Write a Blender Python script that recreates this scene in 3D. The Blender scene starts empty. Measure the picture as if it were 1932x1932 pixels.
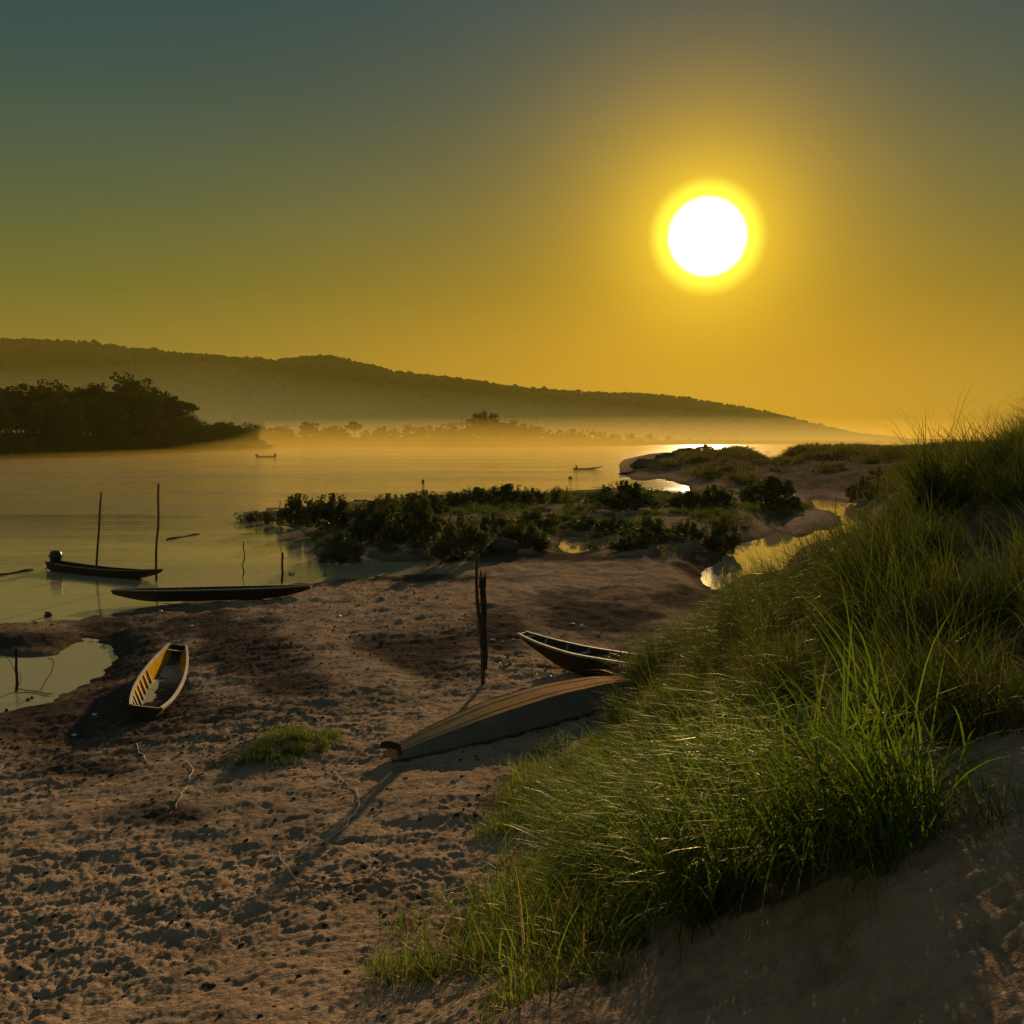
import bpy, math, random
import numpy as np
from mathutils import Vector, Matrix

random.seed(7)
rng = np.random.default_rng(7)
R = math.radians
sc = bpy.context.scene

# ------------------------------------------------------------------ camera
F, CX, PITCH, HC = 2144.0, 966.0, R(3.58), 6.0       # focal in units of a 1932 px frame; eye 6 m above the river
cam_d = bpy.data.cameras.new("camera")
cam_d.sensor_width = 36.0
cam_d.angle = 2 * math.atan(CX / F)
cam_d.clip_start, cam_d.clip_end = 0.1, 20000
cam = bpy.data.objects.new("camera", cam_d)
sc.collection.objects.link(cam)
cam.location = (0, 0, HC)
cam.rotation_euler = (R(90) - PITCH, 0, 0)
sc.camera = cam

# ------------------------------------------------------------------ sun and sky
SUN_AZ, SUN_EL = math.atan(364 / 2144), R(9.9)
sun_dir = Vector((math.sin(SUN_AZ) * math.cos(SUN_EL), math.cos(SUN_AZ) * math.cos(SUN_EL), math.sin(SUN_EL)))
sl = bpy.data.lights.new("sun", 'SUN')
sl.energy, sl.angle, sl.color = 4.5, R(0.6), (1.0, 0.69, 0.36)
so = bpy.data.objects.new("sun", sl)
sc.collection.objects.link(so)
so.rotation_euler = sun_dir.to_track_quat('Z', 'Y').to_euler()
so.location = (60, 200, 60)

class NT:
    def __init__(s, tree):
        s.t = tree
    def n(s, kind, **kw):
        nd = s.t.nodes.new(kind)
        for k, v in kw.items():
            if k.startswith('i_'):
                key = k[2:]
                nd.inputs[int(key) if key.isdigit() else key].default_value = v
            else:
                setattr(nd, k, v)
        return nd
    def l(s, a, b):
        s.t.links.new(a, b)
    def m(s, op, a, b=None, c=None, clamp=False):
        nd = s.t.nodes.new('ShaderNodeMath'); nd.operation = op; nd.use_clamp = clamp
        for i, v in enumerate((a, b, c)):
            if v is None: continue
            if isinstance(v, (int, float)): nd.inputs[i].default_value = v
            else: s.l(v, nd.inputs[i])
        return nd.outputs[0]
    def mix(s, fac, a, b, blend='MIX'):
        nd = s.t.nodes.new('ShaderNodeMix'); nd.data_type = 'RGBA'; nd.blend_type = blend
        for sock, v in ((nd.inputs[0], fac), (nd.inputs[6], a), (nd.inputs[7], b)):
            if isinstance(v, (int, float)): sock.default_value = v
            elif isinstance(v, tuple): sock.default_value = (*v[:3], 1)
            else: s.l(v, sock)
        return nd.outputs[2]
    def ramp(s, fac, stops, interp='LINEAR'):
        nd = s.t.nodes.new('ShaderNodeValToRGB'); cr = nd.color_ramp; cr.interpolation = interp
        while len(cr.elements) < len(stops): cr.elements.new(0.5)
        for e, (p, c) in zip(cr.elements, stops):
            e.position = p; e.color = (*c, 1) if len(c) == 3 else c
        s.l(fac, nd.inputs[0])
        return nd.outputs[0]

world = bpy.data.worlds.new("World")
sc.world = world
world.use_nodes = True
wt = NT(world.node_tree)
world.node_tree.nodes.clear()
out = wt.n('ShaderNodeOutputWorld')
tc = wt.n('ShaderNodeTexCoord')
nrm = wt.n('ShaderNodeVectorMath', operation='NORMALIZE'); wt.l(tc.outputs['Generated'], nrm.inputs[0])
sep = wt.n('ShaderNodeSeparateXYZ'); wt.l(nrm.outputs[0], sep.inputs[0])
dot = wt.n('ShaderNodeVectorMath', operation='DOT_PRODUCT', i_1=tuple(sun_dir)); wt.l(nrm.outputs[0], dot.inputs[0])
theta = wt.m('DEGREES', wt.m('ARCCOSINE', wt.m('MINIMUM', dot.outputs['Value'], 0.999999)))     # degrees from the sun
el = wt.m('MAXIMUM', sep.outputs[2], 0.0)
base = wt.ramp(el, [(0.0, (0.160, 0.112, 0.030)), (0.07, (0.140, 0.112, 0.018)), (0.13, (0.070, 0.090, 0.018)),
                    (0.20, (0.036, 0.073, 0.036)), (0.28, (0.011, 0.054, 0.052)), (0.36, (0.001, 0.043, 0.060)), (0.62, (0.046, 0.086, 0.098)), (1.0, (0.080, 0.118, 0.140))])  # sky above the frame is brightened towards the zenith to lift the shadows
# golden aureole round the sun over an orange band of thick air along the horizon
band = wt.m('MULTIPLY', wt.m('POWER', 2.718, wt.m('MULTIPLY', el, -11.0)), wt.m('POWER', 2.718, wt.m('MULTIPLY', wt.m('POWER', wt.m('DIVIDE', theta, 20.0), 1.8), -1.0)))
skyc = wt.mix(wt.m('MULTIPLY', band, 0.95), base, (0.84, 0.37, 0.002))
g1 = wt.m('POWER', 2.718, wt.m('MULTIPLY', wt.m('POWER', wt.m('DIVIDE', theta, 5.0), 1.35), -1.0))
gcol = wt.ramp(wt.m('DIVIDE', theta, 30.0), [(0.0, (1.0, 0.68, 0.02)), (0.10, (0.90, 0.56, 0.018)), (0.2, (0.72, 0.42, 0.010)), (0.45, (0.42, 0.26, 0.006)), (1.0, (0.25, 0.18, 0.005))])
skyc = wt.mix(wt.m('MULTIPLY', g1, 0.96), skyc, gcol)
hz1 = wt.n('ShaderNodeTexNoise', i_Scale=3.0, i_Detail=5.0, i_Roughness=0.55)
hmap = wt.n('ShaderNodeMapping', i_Scale=(1.0, 1.0, 5.0)); wt.l(nrm.outputs[0], hmap.inputs['Vector']); wt.l(hmap.outputs[0], hz1.inputs['Vector'])
uneven = wt.m('ADD', 0.92, wt.m('MULTIPLY', hz1.outputs['Fac'], 0.16))
skyc = wt.mix(1.0, skyc, uneven, 'MULTIPLY')
rmap = wt.n('ShaderNodeMapRange', interpolation_type='SMOOTHSTEP', i_1=1.9, i_2=3.0, i_3=1.0, i_4=0.0); wt.l(theta, rmap.inputs[0])
skyc = wt.mix(rmap.outputs[0], skyc, (1.1, 0.98, 0.06))
dmap = wt.n('ShaderNodeMapRange', interpolation_type='SMOOTHSTEP', i_1=1.35, i_2=2.0, i_3=1.0, i_4=0.0); wt.l(theta, dmap.inputs[0])
skyc = wt.mix(dmap.outputs[0], skyc, (6.0, 5.6, 4.6))
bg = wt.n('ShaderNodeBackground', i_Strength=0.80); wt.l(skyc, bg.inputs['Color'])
nish = wt.n('ShaderNodeTexSky', sky_type='NISHITA', sun_disc=False, sun_elevation=SUN_EL, sun_rotation=SUN_AZ, altitude=200, dust_density=6.0, air_density=1.5)
ntint = wt.mix(1.0, nish.outputs[0], (0.014, 0.010, 0.004), 'MULTIPLY')
bg2 = wt.n('ShaderNodeBackground', i_Strength=0.05); wt.l(ntint, bg2.inputs['Color'])
add = wt.n('ShaderNodeAddShader'); wt.l(bg.outputs[0], add.inputs[0]); wt.l(bg2.outputs[0], add.inputs[1])
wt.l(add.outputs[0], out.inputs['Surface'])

vs = sc.view_settings
vs.view_transform, vs.look, vs.exposure, vs.gamma, vs.use_curve_mapping = 'Standard', 'None', 0.7, 1.0, False
cy = sc.cycles
cy.use_denoising = True
cy.max_bounces, cy.diffuse_bounces, cy.glossy_bounces, cy.transmission_bounces, cy.volume_bounces, cy.transparent_max_bounces = 5, 2, 3, 3, 0, 8
cy.sample_clamp_direct, cy.sample_clamp_indirect = 12.0, 3.0
cy.caustics_reflective = cy.caustics_refractive = False

# ------------------------------------------------------------------ helpers
def ray(px, py):
    dx, dy = (px - CX) / F, (CX - py) / F
    c, s = math.cos(PITCH), math.sin(PITCH)
    return Vector((dx, c + dy * s, -s + dy * c))

def at(px, py, z=0.0):
    d = ray(px, py)
    k = (z - HC) / d.z
    return Vector((d.x * k, d.y * k, z))

def at_y(px, py, y):
    d = ray(px, py)
    return Vector((0, 0, HC)) + d * (y / d.y)

def project(x, y, z):
    c, s = math.cos(PITCH), math.sin(PITCH)
    dz = z - HC
    f = y * c - dz * s
    u = y * s + dz * c
    return CX + F * x / f, CX - F * u / f

def hsh(ix, iy, seed):
    h = (ix.astype(np.int64) * 374761393 + iy.astype(np.int64) * 668265263 + seed * 1442695041) & 0xFFFFFFFF
    h = ((h ^ (h >> 13)) * 1274126177) & 0xFFFFFFFF
    return ((h ^ (h >> 16)) & 0xFFFFFF) / float(0xFFFFFF)

def pn(x, y, seed=0):
    """gradient noise, about -1..1"""
    x = np.asarray(x, float); y = np.asarray(y, float)
    ix, iy = np.floor(x), np.floor(y)
    fx, fy = x - ix, y - iy
    u, v = fx * fx * fx * (fx * (fx * 6 - 15) + 10), fy * fy * fy * (fy * (fy * 6 - 15) + 10)
    def g(ax, ay):
        a = hsh(ix + ax, iy + ay, seed) * 2 * np.pi
        return np.cos(a) * (fx - ax) + np.sin(a) * (fy - ay)
    a = g(0, 0) * (1 - u) + g(1, 0) * u
    b = g(0, 1) * (1 - u) + g(1, 1) * u
    return (a * (1 - v) + b * v) * 1.5

def fbm(x, y, seed=0, o=4):
    t, a = 0, 1.0
    for i in range(o):
        t = t + a * pn(np.asarray(x) * 2 ** i, np.asarray(y) * 2 ** i, seed + i * 17); a *= 0.5
    return t

def mesh_np(name, V, Fc, smooth=True):
    """mesh from vertices (n,3) and a list of equal-size face arrays"""
    V = np.ascontiguousarray(V, np.float32)
    if not isinstance(Fc, (list, tuple)): Fc = [Fc]
    Fc = [np.asarray(f, np.int32) for f in Fc if len(f)]
    me = bpy.data.meshes.new(name)
    me.vertices.add(len(V)); me.vertices.foreach_set('co', V.ravel())
    loops = np.concatenate([f.ravel() for f in Fc])
    sizes = np.concatenate([np.full(len(f), f.shape[1], np.int32) for f in Fc])
    starts = np.concatenate([[0], np.cumsum(sizes)[:-1]]).astype(np.int32)
    me.loops.add(len(loops)); me.loops.foreach_set('vertex_index', loops.astype(np.int32))
    me.polygons.add(len(sizes)); me.polygons.foreach_set('loop_start', starts)
    me.update(calc_edges=True)
    me.polygons.foreach_set('use_smooth', np.full(len(sizes), smooth, bool))
    me.update()
    return me

def link(name, data, mat=None, parent=None, loc=None, rot=None, scale=None):
    o = bpy.data.objects.new(name, data)
    sc.collection.objects.link(o)
    if mat is not None and data is not None and not data.materials: data.materials.append(mat)
    if parent: o.parent = parent
    if loc is not None: o.location = loc
    if rot is not None: o.rotation_euler = rot
    if scale is not None: o.scale = scale
    return o

def tag(o, label=None, cat=None, group=None, kind=None):
    if label: o['label'] = label
    if cat: o['category'] = cat
    if group: o['group'] = group
    if kind: o['kind'] = kind
    return o

def thing(name, label, cat, loc, rz=0.0, group=None):
    o = link(name, None, loc=loc, rot=(0, 0, rz))
    o.empty_display_size = 0.3
    return tag(o, label, cat, group)

class MB:
    """collects small shapes into one mesh"""
    def __init__(s): s.V, s.F = [], []
    def add(s, V, Fs):
        b = len(s.V); s.V += [tuple(v) for v in V]; s.F += [tuple(i + b for i in f) for f in Fs]; return s
    def box(s, c, d, M=None):
        P = [Vector((x * d[0] / 2, y * d[1] / 2, z * d[2] / 2)) for x in (-1, 1) for y in (-1, 1) for z in (-1, 1)]
        P = [(M @ p if M else p) + Vector(c) for p in P]
        return s.add(P, [(0, 1, 3, 2), (4, 6, 7, 5), (0, 4, 5, 1), (2, 3, 7, 6), (0, 2, 6, 4), (1, 5, 7, 3)])
    def tube(s, pts, rad, n=8, caps=True):
        pts = [Vector(p) for p in pts]
        if not isinstance(rad, (list, tuple)): rad = [rad] * len(pts)
        V, Fs = [], []
        prev = None
        for i, p in enumerate(pts):
            t = (pts[min(i + 1, len(pts) - 1)] - pts[max(i - 1, 0)]).normalized()
            if prev is None:
                prev = t.orthogonal().normalized()
            prev = (prev - t * prev.dot(t)).normalized()
            b = t.cross(prev)
            for k in range(n):
                a = 2 * math.pi * k / n
                V.append(p + (prev * math.cos(a) + b * math.sin(a)) * rad[i])
        for i in range(len(pts) - 1):
            for k in range(n):
                Fs.append((i * n + k, i * n + (k + 1) % n, (i + 1) * n + (k + 1) % n, (i + 1) * n + k))
        if caps:
            Fs.append(tuple(range(n))[::-1]); Fs.append(tuple((len(pts) - 1) * n + k for k in range(n)))
        return s.add(V, Fs)
    def loft(s, rings, closed=True, caps=True):
        n = len(rings[0]); V = [p for r in rings for p in r]; Fs = []
        for i in range(len(rings) - 1):
            for k in range(n if closed else n - 1):
                Fs.append((i * n + k, i * n + (k + 1) % n, (i + 1) * n + (k + 1) % n, (i + 1) * n + k))
        if caps and closed:
            Fs.append(tuple(range(n))[::-1]); Fs.append(tuple((len(rings) - 1) * n + k for k in range(n)))
        return s.add(V, Fs)
    def mesh(s, name, smooth=False):
        me = bpy.data.meshes.new(name); me.from_pydata(s.V, [], s.F); me.update()
        if smooth: me.polygons.foreach_set('use_smooth', [True] * len(me.polygons))
        return me
    def build(s, name, mat, parent=None, smooth=False, **kw):
        return link(name, s.mesh(name, smooth), mat, parent, **kw)

# ------------------------------------------------------------------ materials
def new_mat(name):
    m = bpy.data.materials.new(name); m.use_nodes = True
    t = NT(m.node_tree); m.node_tree.nodes.clear()
    o = t.n('ShaderNodeOutputMaterial')
    return m, t, o

def obj_pos(t, scale=1.0, stretch=(1, 1, 1), coord='Object'):
    if coord == 'World':
        src = t.n('ShaderNodeNewGeometry').outputs['Position']
    else:
        src = t.n('ShaderNodeTexCoord').outputs[coord]
    mp = t.n('ShaderNodeMapping', i_Scale=tuple(scale * v for v in stretch)); t.l(src, mp.inputs['Vector'])
    return mp.outputs[0]

def noise(t, vec, scale, detail=4, rough=0.55, dist=0.0):
    nd = t.n('ShaderNodeTexNoise', i_Scale=scale, i_Detail=detail, i_Roughness=rough, i_Distortion=dist); t.l(vec, nd.inputs['Vector'])
    return nd.outputs['Fac']

def wood_mat(name, c1, c2, rough=0.75, grain=1.0, spec=0.25):
    m, t, o = new_mat(name)
    v = obj_pos(t, 1.0, (1.5, 9, 9))
    n1 = noise(t, v, 4 * grain, 6, 0.65, 0.5); n2 = noise(t, obj_pos(t), 2.3, 4)
    col = t.ramp(n1, [(0.3, c1), (0.7, c2)])
    col = t.mix(t.m('MULTIPLY', n2, 0.75), col, tuple(x * 0.35 for x in c1))
    p = t.n('ShaderNodeBsdfPrincipled', i_Roughness=rough); p.inputs['Specular IOR Level'].default_value = spec
    t.l(col, p.inputs['Base Color'])
    b = t.n('ShaderNodeBump', i_Strength=0.5, i_Distance=0.01); t.l(n1, b.inputs['Height']); t.l(b.outputs[0], p.inputs['Normal'])
    t.l(p.outputs[0], o.inputs['Surface'])
    return m

def plain_mat(name, c, rough=0.6, metal=0.0, var=0.3, spec=None):
    m, t, o = new_mat(name)
    n1 = noise(t, obj_pos(t), 14, 5)
    col = t.mix(t.m('MULTIPLY', n1, var), c, tuple(x * 0.4 for x in c))
    p = t.n('ShaderNodeBsdfPrincipled', i_Roughness=rough, i_Metallic=metal)
    p.inputs['Specular IOR Level'].default_value = (0.0 if rough >= 0.8 else 0.3) if spec is None else spec
    t.l(col, p.inputs['Base Color'])
    t.l(p.outputs[0], o.inputs['Surface'])
    return m

def leaf_mat(name, c1, c2, trans=0.45, gloss=0.06, rough=0.35, tcol=None):
    """thin leaves: reflect, let light through, a little sheen"""
    m, t, o = new_mat(name)
    rnd = t.n('ShaderNodeObjectInfo').outputs['Random']
    n1 = noise(t, obj_pos(t, 1, coord='World'), 1.7, 3)
    f = t.m('ADD', t.m('MULTIPLY', rnd, 0.5), t.m('MULTIPLY', n1, 0.6), clamp=True)
    col = t.ramp(f, [(0.2, c1), (0.85, c2)])
    d = t.n('ShaderNodeBsdfDiffuse'); t.l(col, d.inputs[0])
    tr = t.n('ShaderNodeBsdfTranslucent'); t.l(t.mix(1.0, col, tcol or (1.3, 1.3, 0.5), 'MULTIPLY'), tr.inputs[0])
    g = t.n('ShaderNodeBsdfGlossy', i_Roughness=rough, i_Color=(0.95, 0.9, 0.6, 1))
    a = t.n('ShaderNodeMixShader', i_0=trans); t.l(d.outputs[0], a.inputs[1]); t.l(tr.outputs[0], a.inputs[2])
    b = t.n('ShaderNodeMixShader', i_0=gloss); t.l(a.outputs[0], b.inputs[1]); t.l(g.outputs[0], b.inputs[2])
    t.l(b.outputs[0], o.inputs['Surface'])
    return m

def sand_mat():
    m, t, o = new_mat("river_sand")
    v = obj_pos(t, 1, coord='World')
    mud = t.n('ShaderNodeAttribute', attribute_name='mud').outputs['Fac']
    soil = t.n('ShaderNodeAttribute', attribute_name='soil').outputs['Fac']
    n1 = noise(t, v, 0.5, 5, 0.6); n2 = noise(t, v, 6.0, 6, 0.65); n3 = noise(t, v, 45, 4, 0.6)
    col = t.ramp(n1, [(0.3, (0.265, 0.180, 0.118)), (0.7, (0.41, 0.288, 0.192))])
    col = t.mix(t.m('MULTIPLY', n2, 0.62), col, (0.11, 0.078, 0.058))
    col = t.mix(t.m('MULTIPLY', t.m('GREATER_THAN', n3, 0.62), 0.35), col, (0.42, 0.33, 0.24))
    n4 = noise(t, obj_pos(t, 1, (1.3, 0.8, 1), coord='World'), 1.9, 8, 0.72)
    sp4 = t.n('ShaderNodeMapRange', i_1=0.50, i_2=0.66, i_3=0.0, i_4=0.6); t.l(n4, sp4.inputs[0])
    col = t.mix(sp4.outputs[0], col, (0.075, 0.054, 0.042))
    mf = t.m('MULTIPLY', mud, t.m('ADD', 0.5, t.m('MULTIPLY', n2, 0.9)), clamp=True)
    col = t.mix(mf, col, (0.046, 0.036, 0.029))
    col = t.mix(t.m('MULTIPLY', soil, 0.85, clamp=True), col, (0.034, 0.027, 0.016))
    z = t.n('ShaderNodeSeparateXYZ'); t.l(t.n('ShaderNodeNewGeometry').outputs['Position'], z.inputs[0])
    wet = t.n('ShaderNodeMapRange', i_1=0.03, i_2=0.22, i_3=1.0, i_4=0.0); t.l(z.outputs[2], wet.inputs[0])
    wf = wet.outputs[0]
    col = t.mix(t.m('MULTIPLY', wf, 0.6), col, (0.05, 0.036, 0.025))
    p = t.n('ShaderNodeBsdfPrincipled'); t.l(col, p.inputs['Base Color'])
    p.inputs['Specular IOR Level'].default_value = 0.0
    t.l(t.m('SUBTRACT', 0.92, t.m('MULTIPLY', wf, 0.15)), p.inputs['Roughness'])
    h = t.m('ADD', t.m('MULTIPLY', n3, 0.02), t.m('ADD', t.m('MULTIPLY', noise(t, v, 14, 5, 0.65), 0.045), t.m('MULTIPLY', noise(t, v, 3.6, 5, 0.6), 0.10)))
    b = t.n('ShaderNodeBump', i_Strength=0.8, i_Distance=1.0); t.l(h, b.inputs['Height']); t.l(b.outputs[0], p.inputs['Normal'])
    t.l(p.outputs[0], o.inputs['Surface'])
    return m

def water_mat(name, amp=1.0, rough=0.03, body=(0.33, 0.265, 0.17)):
    m, t, o = new_mat(name)
    v = obj_pos(t, 1, coord='World')
    sp = t.n('ShaderNodeSeparateXYZ'); t.l(t.n('ShaderNodeNewGeometry').outputs['Position'], sp.inputs[0])
    # sheltered by the shore up to about 60 m, open and ruffled in the stream beyond
    open_ = t.n('ShaderNodeMapRange', interpolation_type='SMOOTHSTEP', i_1=45.0, i_2=190.0, i_3=0.10, i_4=1.0); t.l(sp.outputs[1], open_.inputs[0])
    gust = noise(t, obj_pos(t, 1, (0.010, 0.035, 1), coord='World'), 1.0, 4, 0.6)
    gm = t.n('ShaderNodeMapRange', interpolation_type='SMOOTHSTEP', i_1=0.42, i_2=0.62, i_3=0.2, i_4=1.9); t.l(gust, gm.inputs[0])
    k = t.m('MULTIPLY', t.m('MULTIPLY', open_.outputs[0], gm.outputs[0]), amp)
    w1 = noise(t, obj_pos(t, 1, (0.5, 1.3, 1), coord='World'), 1.0, 4, 0.6)
    w2 = noise(t, obj_pos(t, 1, (2.0, 5.0, 1), coord='World'), 1.0, 3, 0.6)
    h = t.m('MULTIPLY', t.m('ADD', t.m('MULTIPLY', w1, 0.13), t.m('MULTIPLY', w2, 0.05)), k)
    p = t.n('ShaderNodeBsdfPrincipled', i_IOR=1.333); p.inputs['Base Color'].default_value = (*body, 1)
    t.l(t.m('ADD', rough, t.m('MULTIPLY', open_.outputs[0], 0.05 * amp)), p.inputs['Roughness'])
    b = t.n('ShaderNodeBump', i_Strength=1.0, i_Distance=1.0); t.l(h, b.inputs['Height']); t.l(b.outputs[0], p.inputs['Normal'])
    t.l(p.outputs[0], o.inputs['Surface'])
    return m

M = dict(
    sand=sand_mat(),
    river=water_mat("river_water"),
    pool=water_mat("pool_water", 0.12, 0.02),
    grass=leaf_mat("grass_blade", (0.018, 0.030, 0.009), (0.092, 0.115, 0.036), 0.36, 0.010, 0.4),
    grass_fresh=leaf_mat("fresh_grass_blade", (0.056, 0.096, 0.016), (0.15, 0.215, 0.042), 0.5, 0.007, 0.38),
    grass_dry=leaf_mat("dry_grass_blade", (0.16, 0.11, 0.05), (0.26, 0.19, 0.09), 0.4, 0.05, 0.4),
    bush=leaf_mat("bush_leaf", (0.034, 0.042, 0.020), (0.080, 0.088, 0.040), 0.22, 0.03),
    scrub=leaf_mat("scrub_leaf", (0.05, 0.058, 0.028), (0.12, 0.122, 0.058), 0.26, 0.03),
    heath=leaf_mat("heath_leaf", (0.07, 0.064, 0.034), (0.17, 0.145, 0.075), 0.2, 0.0),
    tree=leaf_mat("tree_leaf", (0.022, 0.032, 0.013), (0.045, 0.058, 0.022), 0.1, 0.0),
    forest=leaf_mat("forest_canopy", (0.016, 0.022, 0.010), (0.03, 0.036, 0.016), 0.05, 0.0),
    bark=wood_mat("bark", (0.05, 0.036, 0.025), (0.11, 0.085, 0.06), 0.9, 1.0, 0.0),
    old_wood=wood_mat("weathered_planks", (0.10, 0.082, 0.062), (0.24, 0.20, 0.155)),
    pale_wood=wood_mat("bleached_planks", (0.26, 0.22, 0.16), (0.46, 0.40, 0.30)),
    brown_side=wood_mat("brown_grey_planks", (0.19, 0.165, 0.13), (0.36, 0.31, 0.25), 0.8, 1.0, 0.1),
    dark_wood=wood_mat("dark_planks", (0.028, 0.020, 0.014), (0.075, 0.055, 0.038), 0.6),
    yellow_wood=wood_mat("yellow_painted_planks", (0.50, 0.24, 0.010), (0.72, 0.39, 0.03), 0.8, 1.0, 0.0),
    orange_wood=wood_mat("orange_brown_planks", (0.42, 0.21, 0.075), (0.72, 0.44, 0.22), 0.8, 1.0, 0.0),
    bamboo=wood_mat("dry_bamboo", (0.10, 0.065, 0.035), (0.22, 0.15, 0.08), 0.8, 1.0, 0.0),
    grey_paint=plain_mat("worn_grey_paint", (0.17, 0.18, 0.18), 0.5, 0, 0.7),
    motor=plain_mat("motor_black", (0.02, 0.02, 0.022), 0.4),
    steel=plain_mat("dull_steel", (0.18, 0.18, 0.18), 0.45, 0.8),
    rope=plain_mat("pale_rope", (0.62, 0.46, 0.34), 0.8),
    rope_dark=plain_mat("muddy_rope", (0.10, 0.075, 0.06), 0.8),
    rock=plain_mat("river_rock", (0.11, 0.09, 0.075), 0.85, 0, 0.8),
    twig=plain_mat("straw_twig", (0.42, 0.33, 0.23), 0.85),
    clod=plain_mat("mud_clod", (0.06, 0.045, 0.035), 0.9, 0, 0.7),
    white_plastic=plain_mat("white_plastic", (0.72, 0.68, 0.6), 0.5),
    tan_plastic=plain_mat("tan_plastic", (0.55, 0.38, 0.2), 0.6),
    skin=plain_mat("skin", (0.22, 0.12, 0.07), 0.6),
    cloth=plain_mat("dark_cloth", (0.04, 0.04, 0.05), 0.9),
    straw=plain_mat("straw_hat", (0.3, 0.23, 0.12), 0.8),
)

# ------------------------------------------------------------------ terrain
# control heights: (px, py, z) = a spot of ground of height z seen at that pixel; distances come from the height above the river
CP = []
def cp(z, *pts):
    for p in pts:
        w = at(p[0], p[1], z); CP.append((w.x, w.y, z))
cp(-1.2, (0, 1090), (200, 1000), (0, 950), (400, 900), (700, 895), (350, 1060))
cp(-2.0, (0, 880), (600, 860), (1000, 858), (300, 870))
cp(-0.9, (900, 895), (1050, 900), (1150, 868), (480, 1040), (1060, 880))
cp(-0.5, (150, 1140), (0, 1150), (560, 1040), (1128, 897), (1180, 909), (300, 1110), (420, 1000))
cp(-0.25, (620, 1076), (560, 1085), (1240, 905), (700, 1070))
cp(-0.10, (760, 1067), (810, 1066))
cp(0.0, (0, 1178), (100, 1174), (190, 1162), (260, 1148), (370, 1132), (480, 1114), (560, 1102), (650, 1092), (720, 1083), (790, 1076))
cp(0.0, (650, 1062), (740, 1058), (600, 1052), (592, 1018), (560, 1000), (500, 985), (480, 965), (560, 955), (680, 946), (760, 938), (850, 932), (960, 928), (1080, 926), (1150, 918), (1212, 914))
cp(0.35, (620, 1035), (830, 1050), (1230, 932), (1290, 936), (860, 1065), (640, 1000))
cp(0.7, (640, 975), (750, 1020), (760, 970), (900, 1030), (900, 960), (1000, 1000), (1050, 950), (1100, 975), (1180, 945), (1300, 960), (1200, 990), (1300, 1010), (960, 1040))
cp(-0.15, (1068, 1016), (1105, 1024), (1070, 1034))
cp(0.3, (1030, 1035), (1150, 1020), (1090, 1052), (1080, 1001), (1035, 1010), (1125, 1043))
cp(0.55, (950, 1065), (1100, 1065), (1230, 1065), (1290, 1085))
cp(0.8, (1000, 1100), (1200, 1115), (1150, 1170), (800, 1130), (1100, 1120))
cp(-0.3, (1345, 1093), (1400, 1073), (1385, 1056), (1425, 1034), (1480, 1014), (1550, 1010), (1450, 1045), (1520, 1026), (1590, 1018), (1365, 1108), (1430, 1080))
cp(0.25, (1293, 1096), (1308, 1070), (1345, 1044), (1385, 1018), (1450, 1000), (1560, 996), (1340, 1124), (1640, 1005))
cp(0.6, (1430, 1112), (1500, 1076), (1570, 1048), (1650, 1022))
cp(0.8, (1380, 985), (1500, 980), (1420, 965))
cp(-0.04, (1440, 988), (1470, 988))
cp(-0.15, (1545, 944), (1585, 949), (1625, 957))
cp(0.35, (1525, 931), (1600, 936), (1500, 952), (1560, 966), (1650, 972), (1660, 948))
cp(-0.2, (1262, 917), (1290, 917))
cp(0.4, (1328, 917), (1250, 930), (1310, 904))
cp(0.05, (1174, 896)); cp(0.5, (1202, 892)); cp(1.0, (1200, 882)); cp(1.9, (1240, 868)); cp(2.6, (1300, 858)); cp(3.4, (1400, 850)); cp(3.5, (1500, 848), (1620, 847)); cp(3.7, (1750, 846), (1900, 843))
cp(2.0, (1350, 880)); cp(0.8, (1300, 898)); cp(1.8, (1450, 890)); cp(0.8, (1450, 915)); cp(2.4, (1600, 880)); cp(1.3, (1600, 908)); cp(2.8, (1720, 892)); cp(0.7, (1500, 922)); cp(3.6, (1780, 872), (1900, 880)); cp(1.3, (1690, 935))
# small pond on the near beach
cp(-0.22, (30, 1280), (80, 1272), (140, 1245), (20, 1318), (100, 1300))
cp(-0.10, (172, 1226), (195, 1232), (155, 1275))
cp(0.02, (146, 1204), (205, 1216), (224, 1238), (186, 1286), (130, 1310), (75, 1327), (0, 1352), (0, 1232), (60, 1237), (122, 1233))
cp(0.25, (60, 1206), (0, 1206), (130, 1186), (245, 1200), (250, 1260), (140, 1345), (0, 1395))
# beach
cp(0.45, (300, 1310), (350, 1210), (450, 1155), (600, 1130), (200, 1400))
cp(0.9, (600, 1250), (800, 1240), (600, 1420), (400, 1450))
cp(1.05, (950, 1200), (905, 1290), (1050, 1250), (1000, 1340), (800, 1400))
cp(0.75, (100, 1550), (400, 1380)); cp(1.0, (400, 1600), (100, 1750)); cp(1.3, (700, 1600), (400, 1800), (850, 1500)); cp(1.15, (0, 1932)); cp(1.45, (300, 1932), (600, 1750)); cp(1.7, (560, 1932))
W = CP.append
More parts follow.
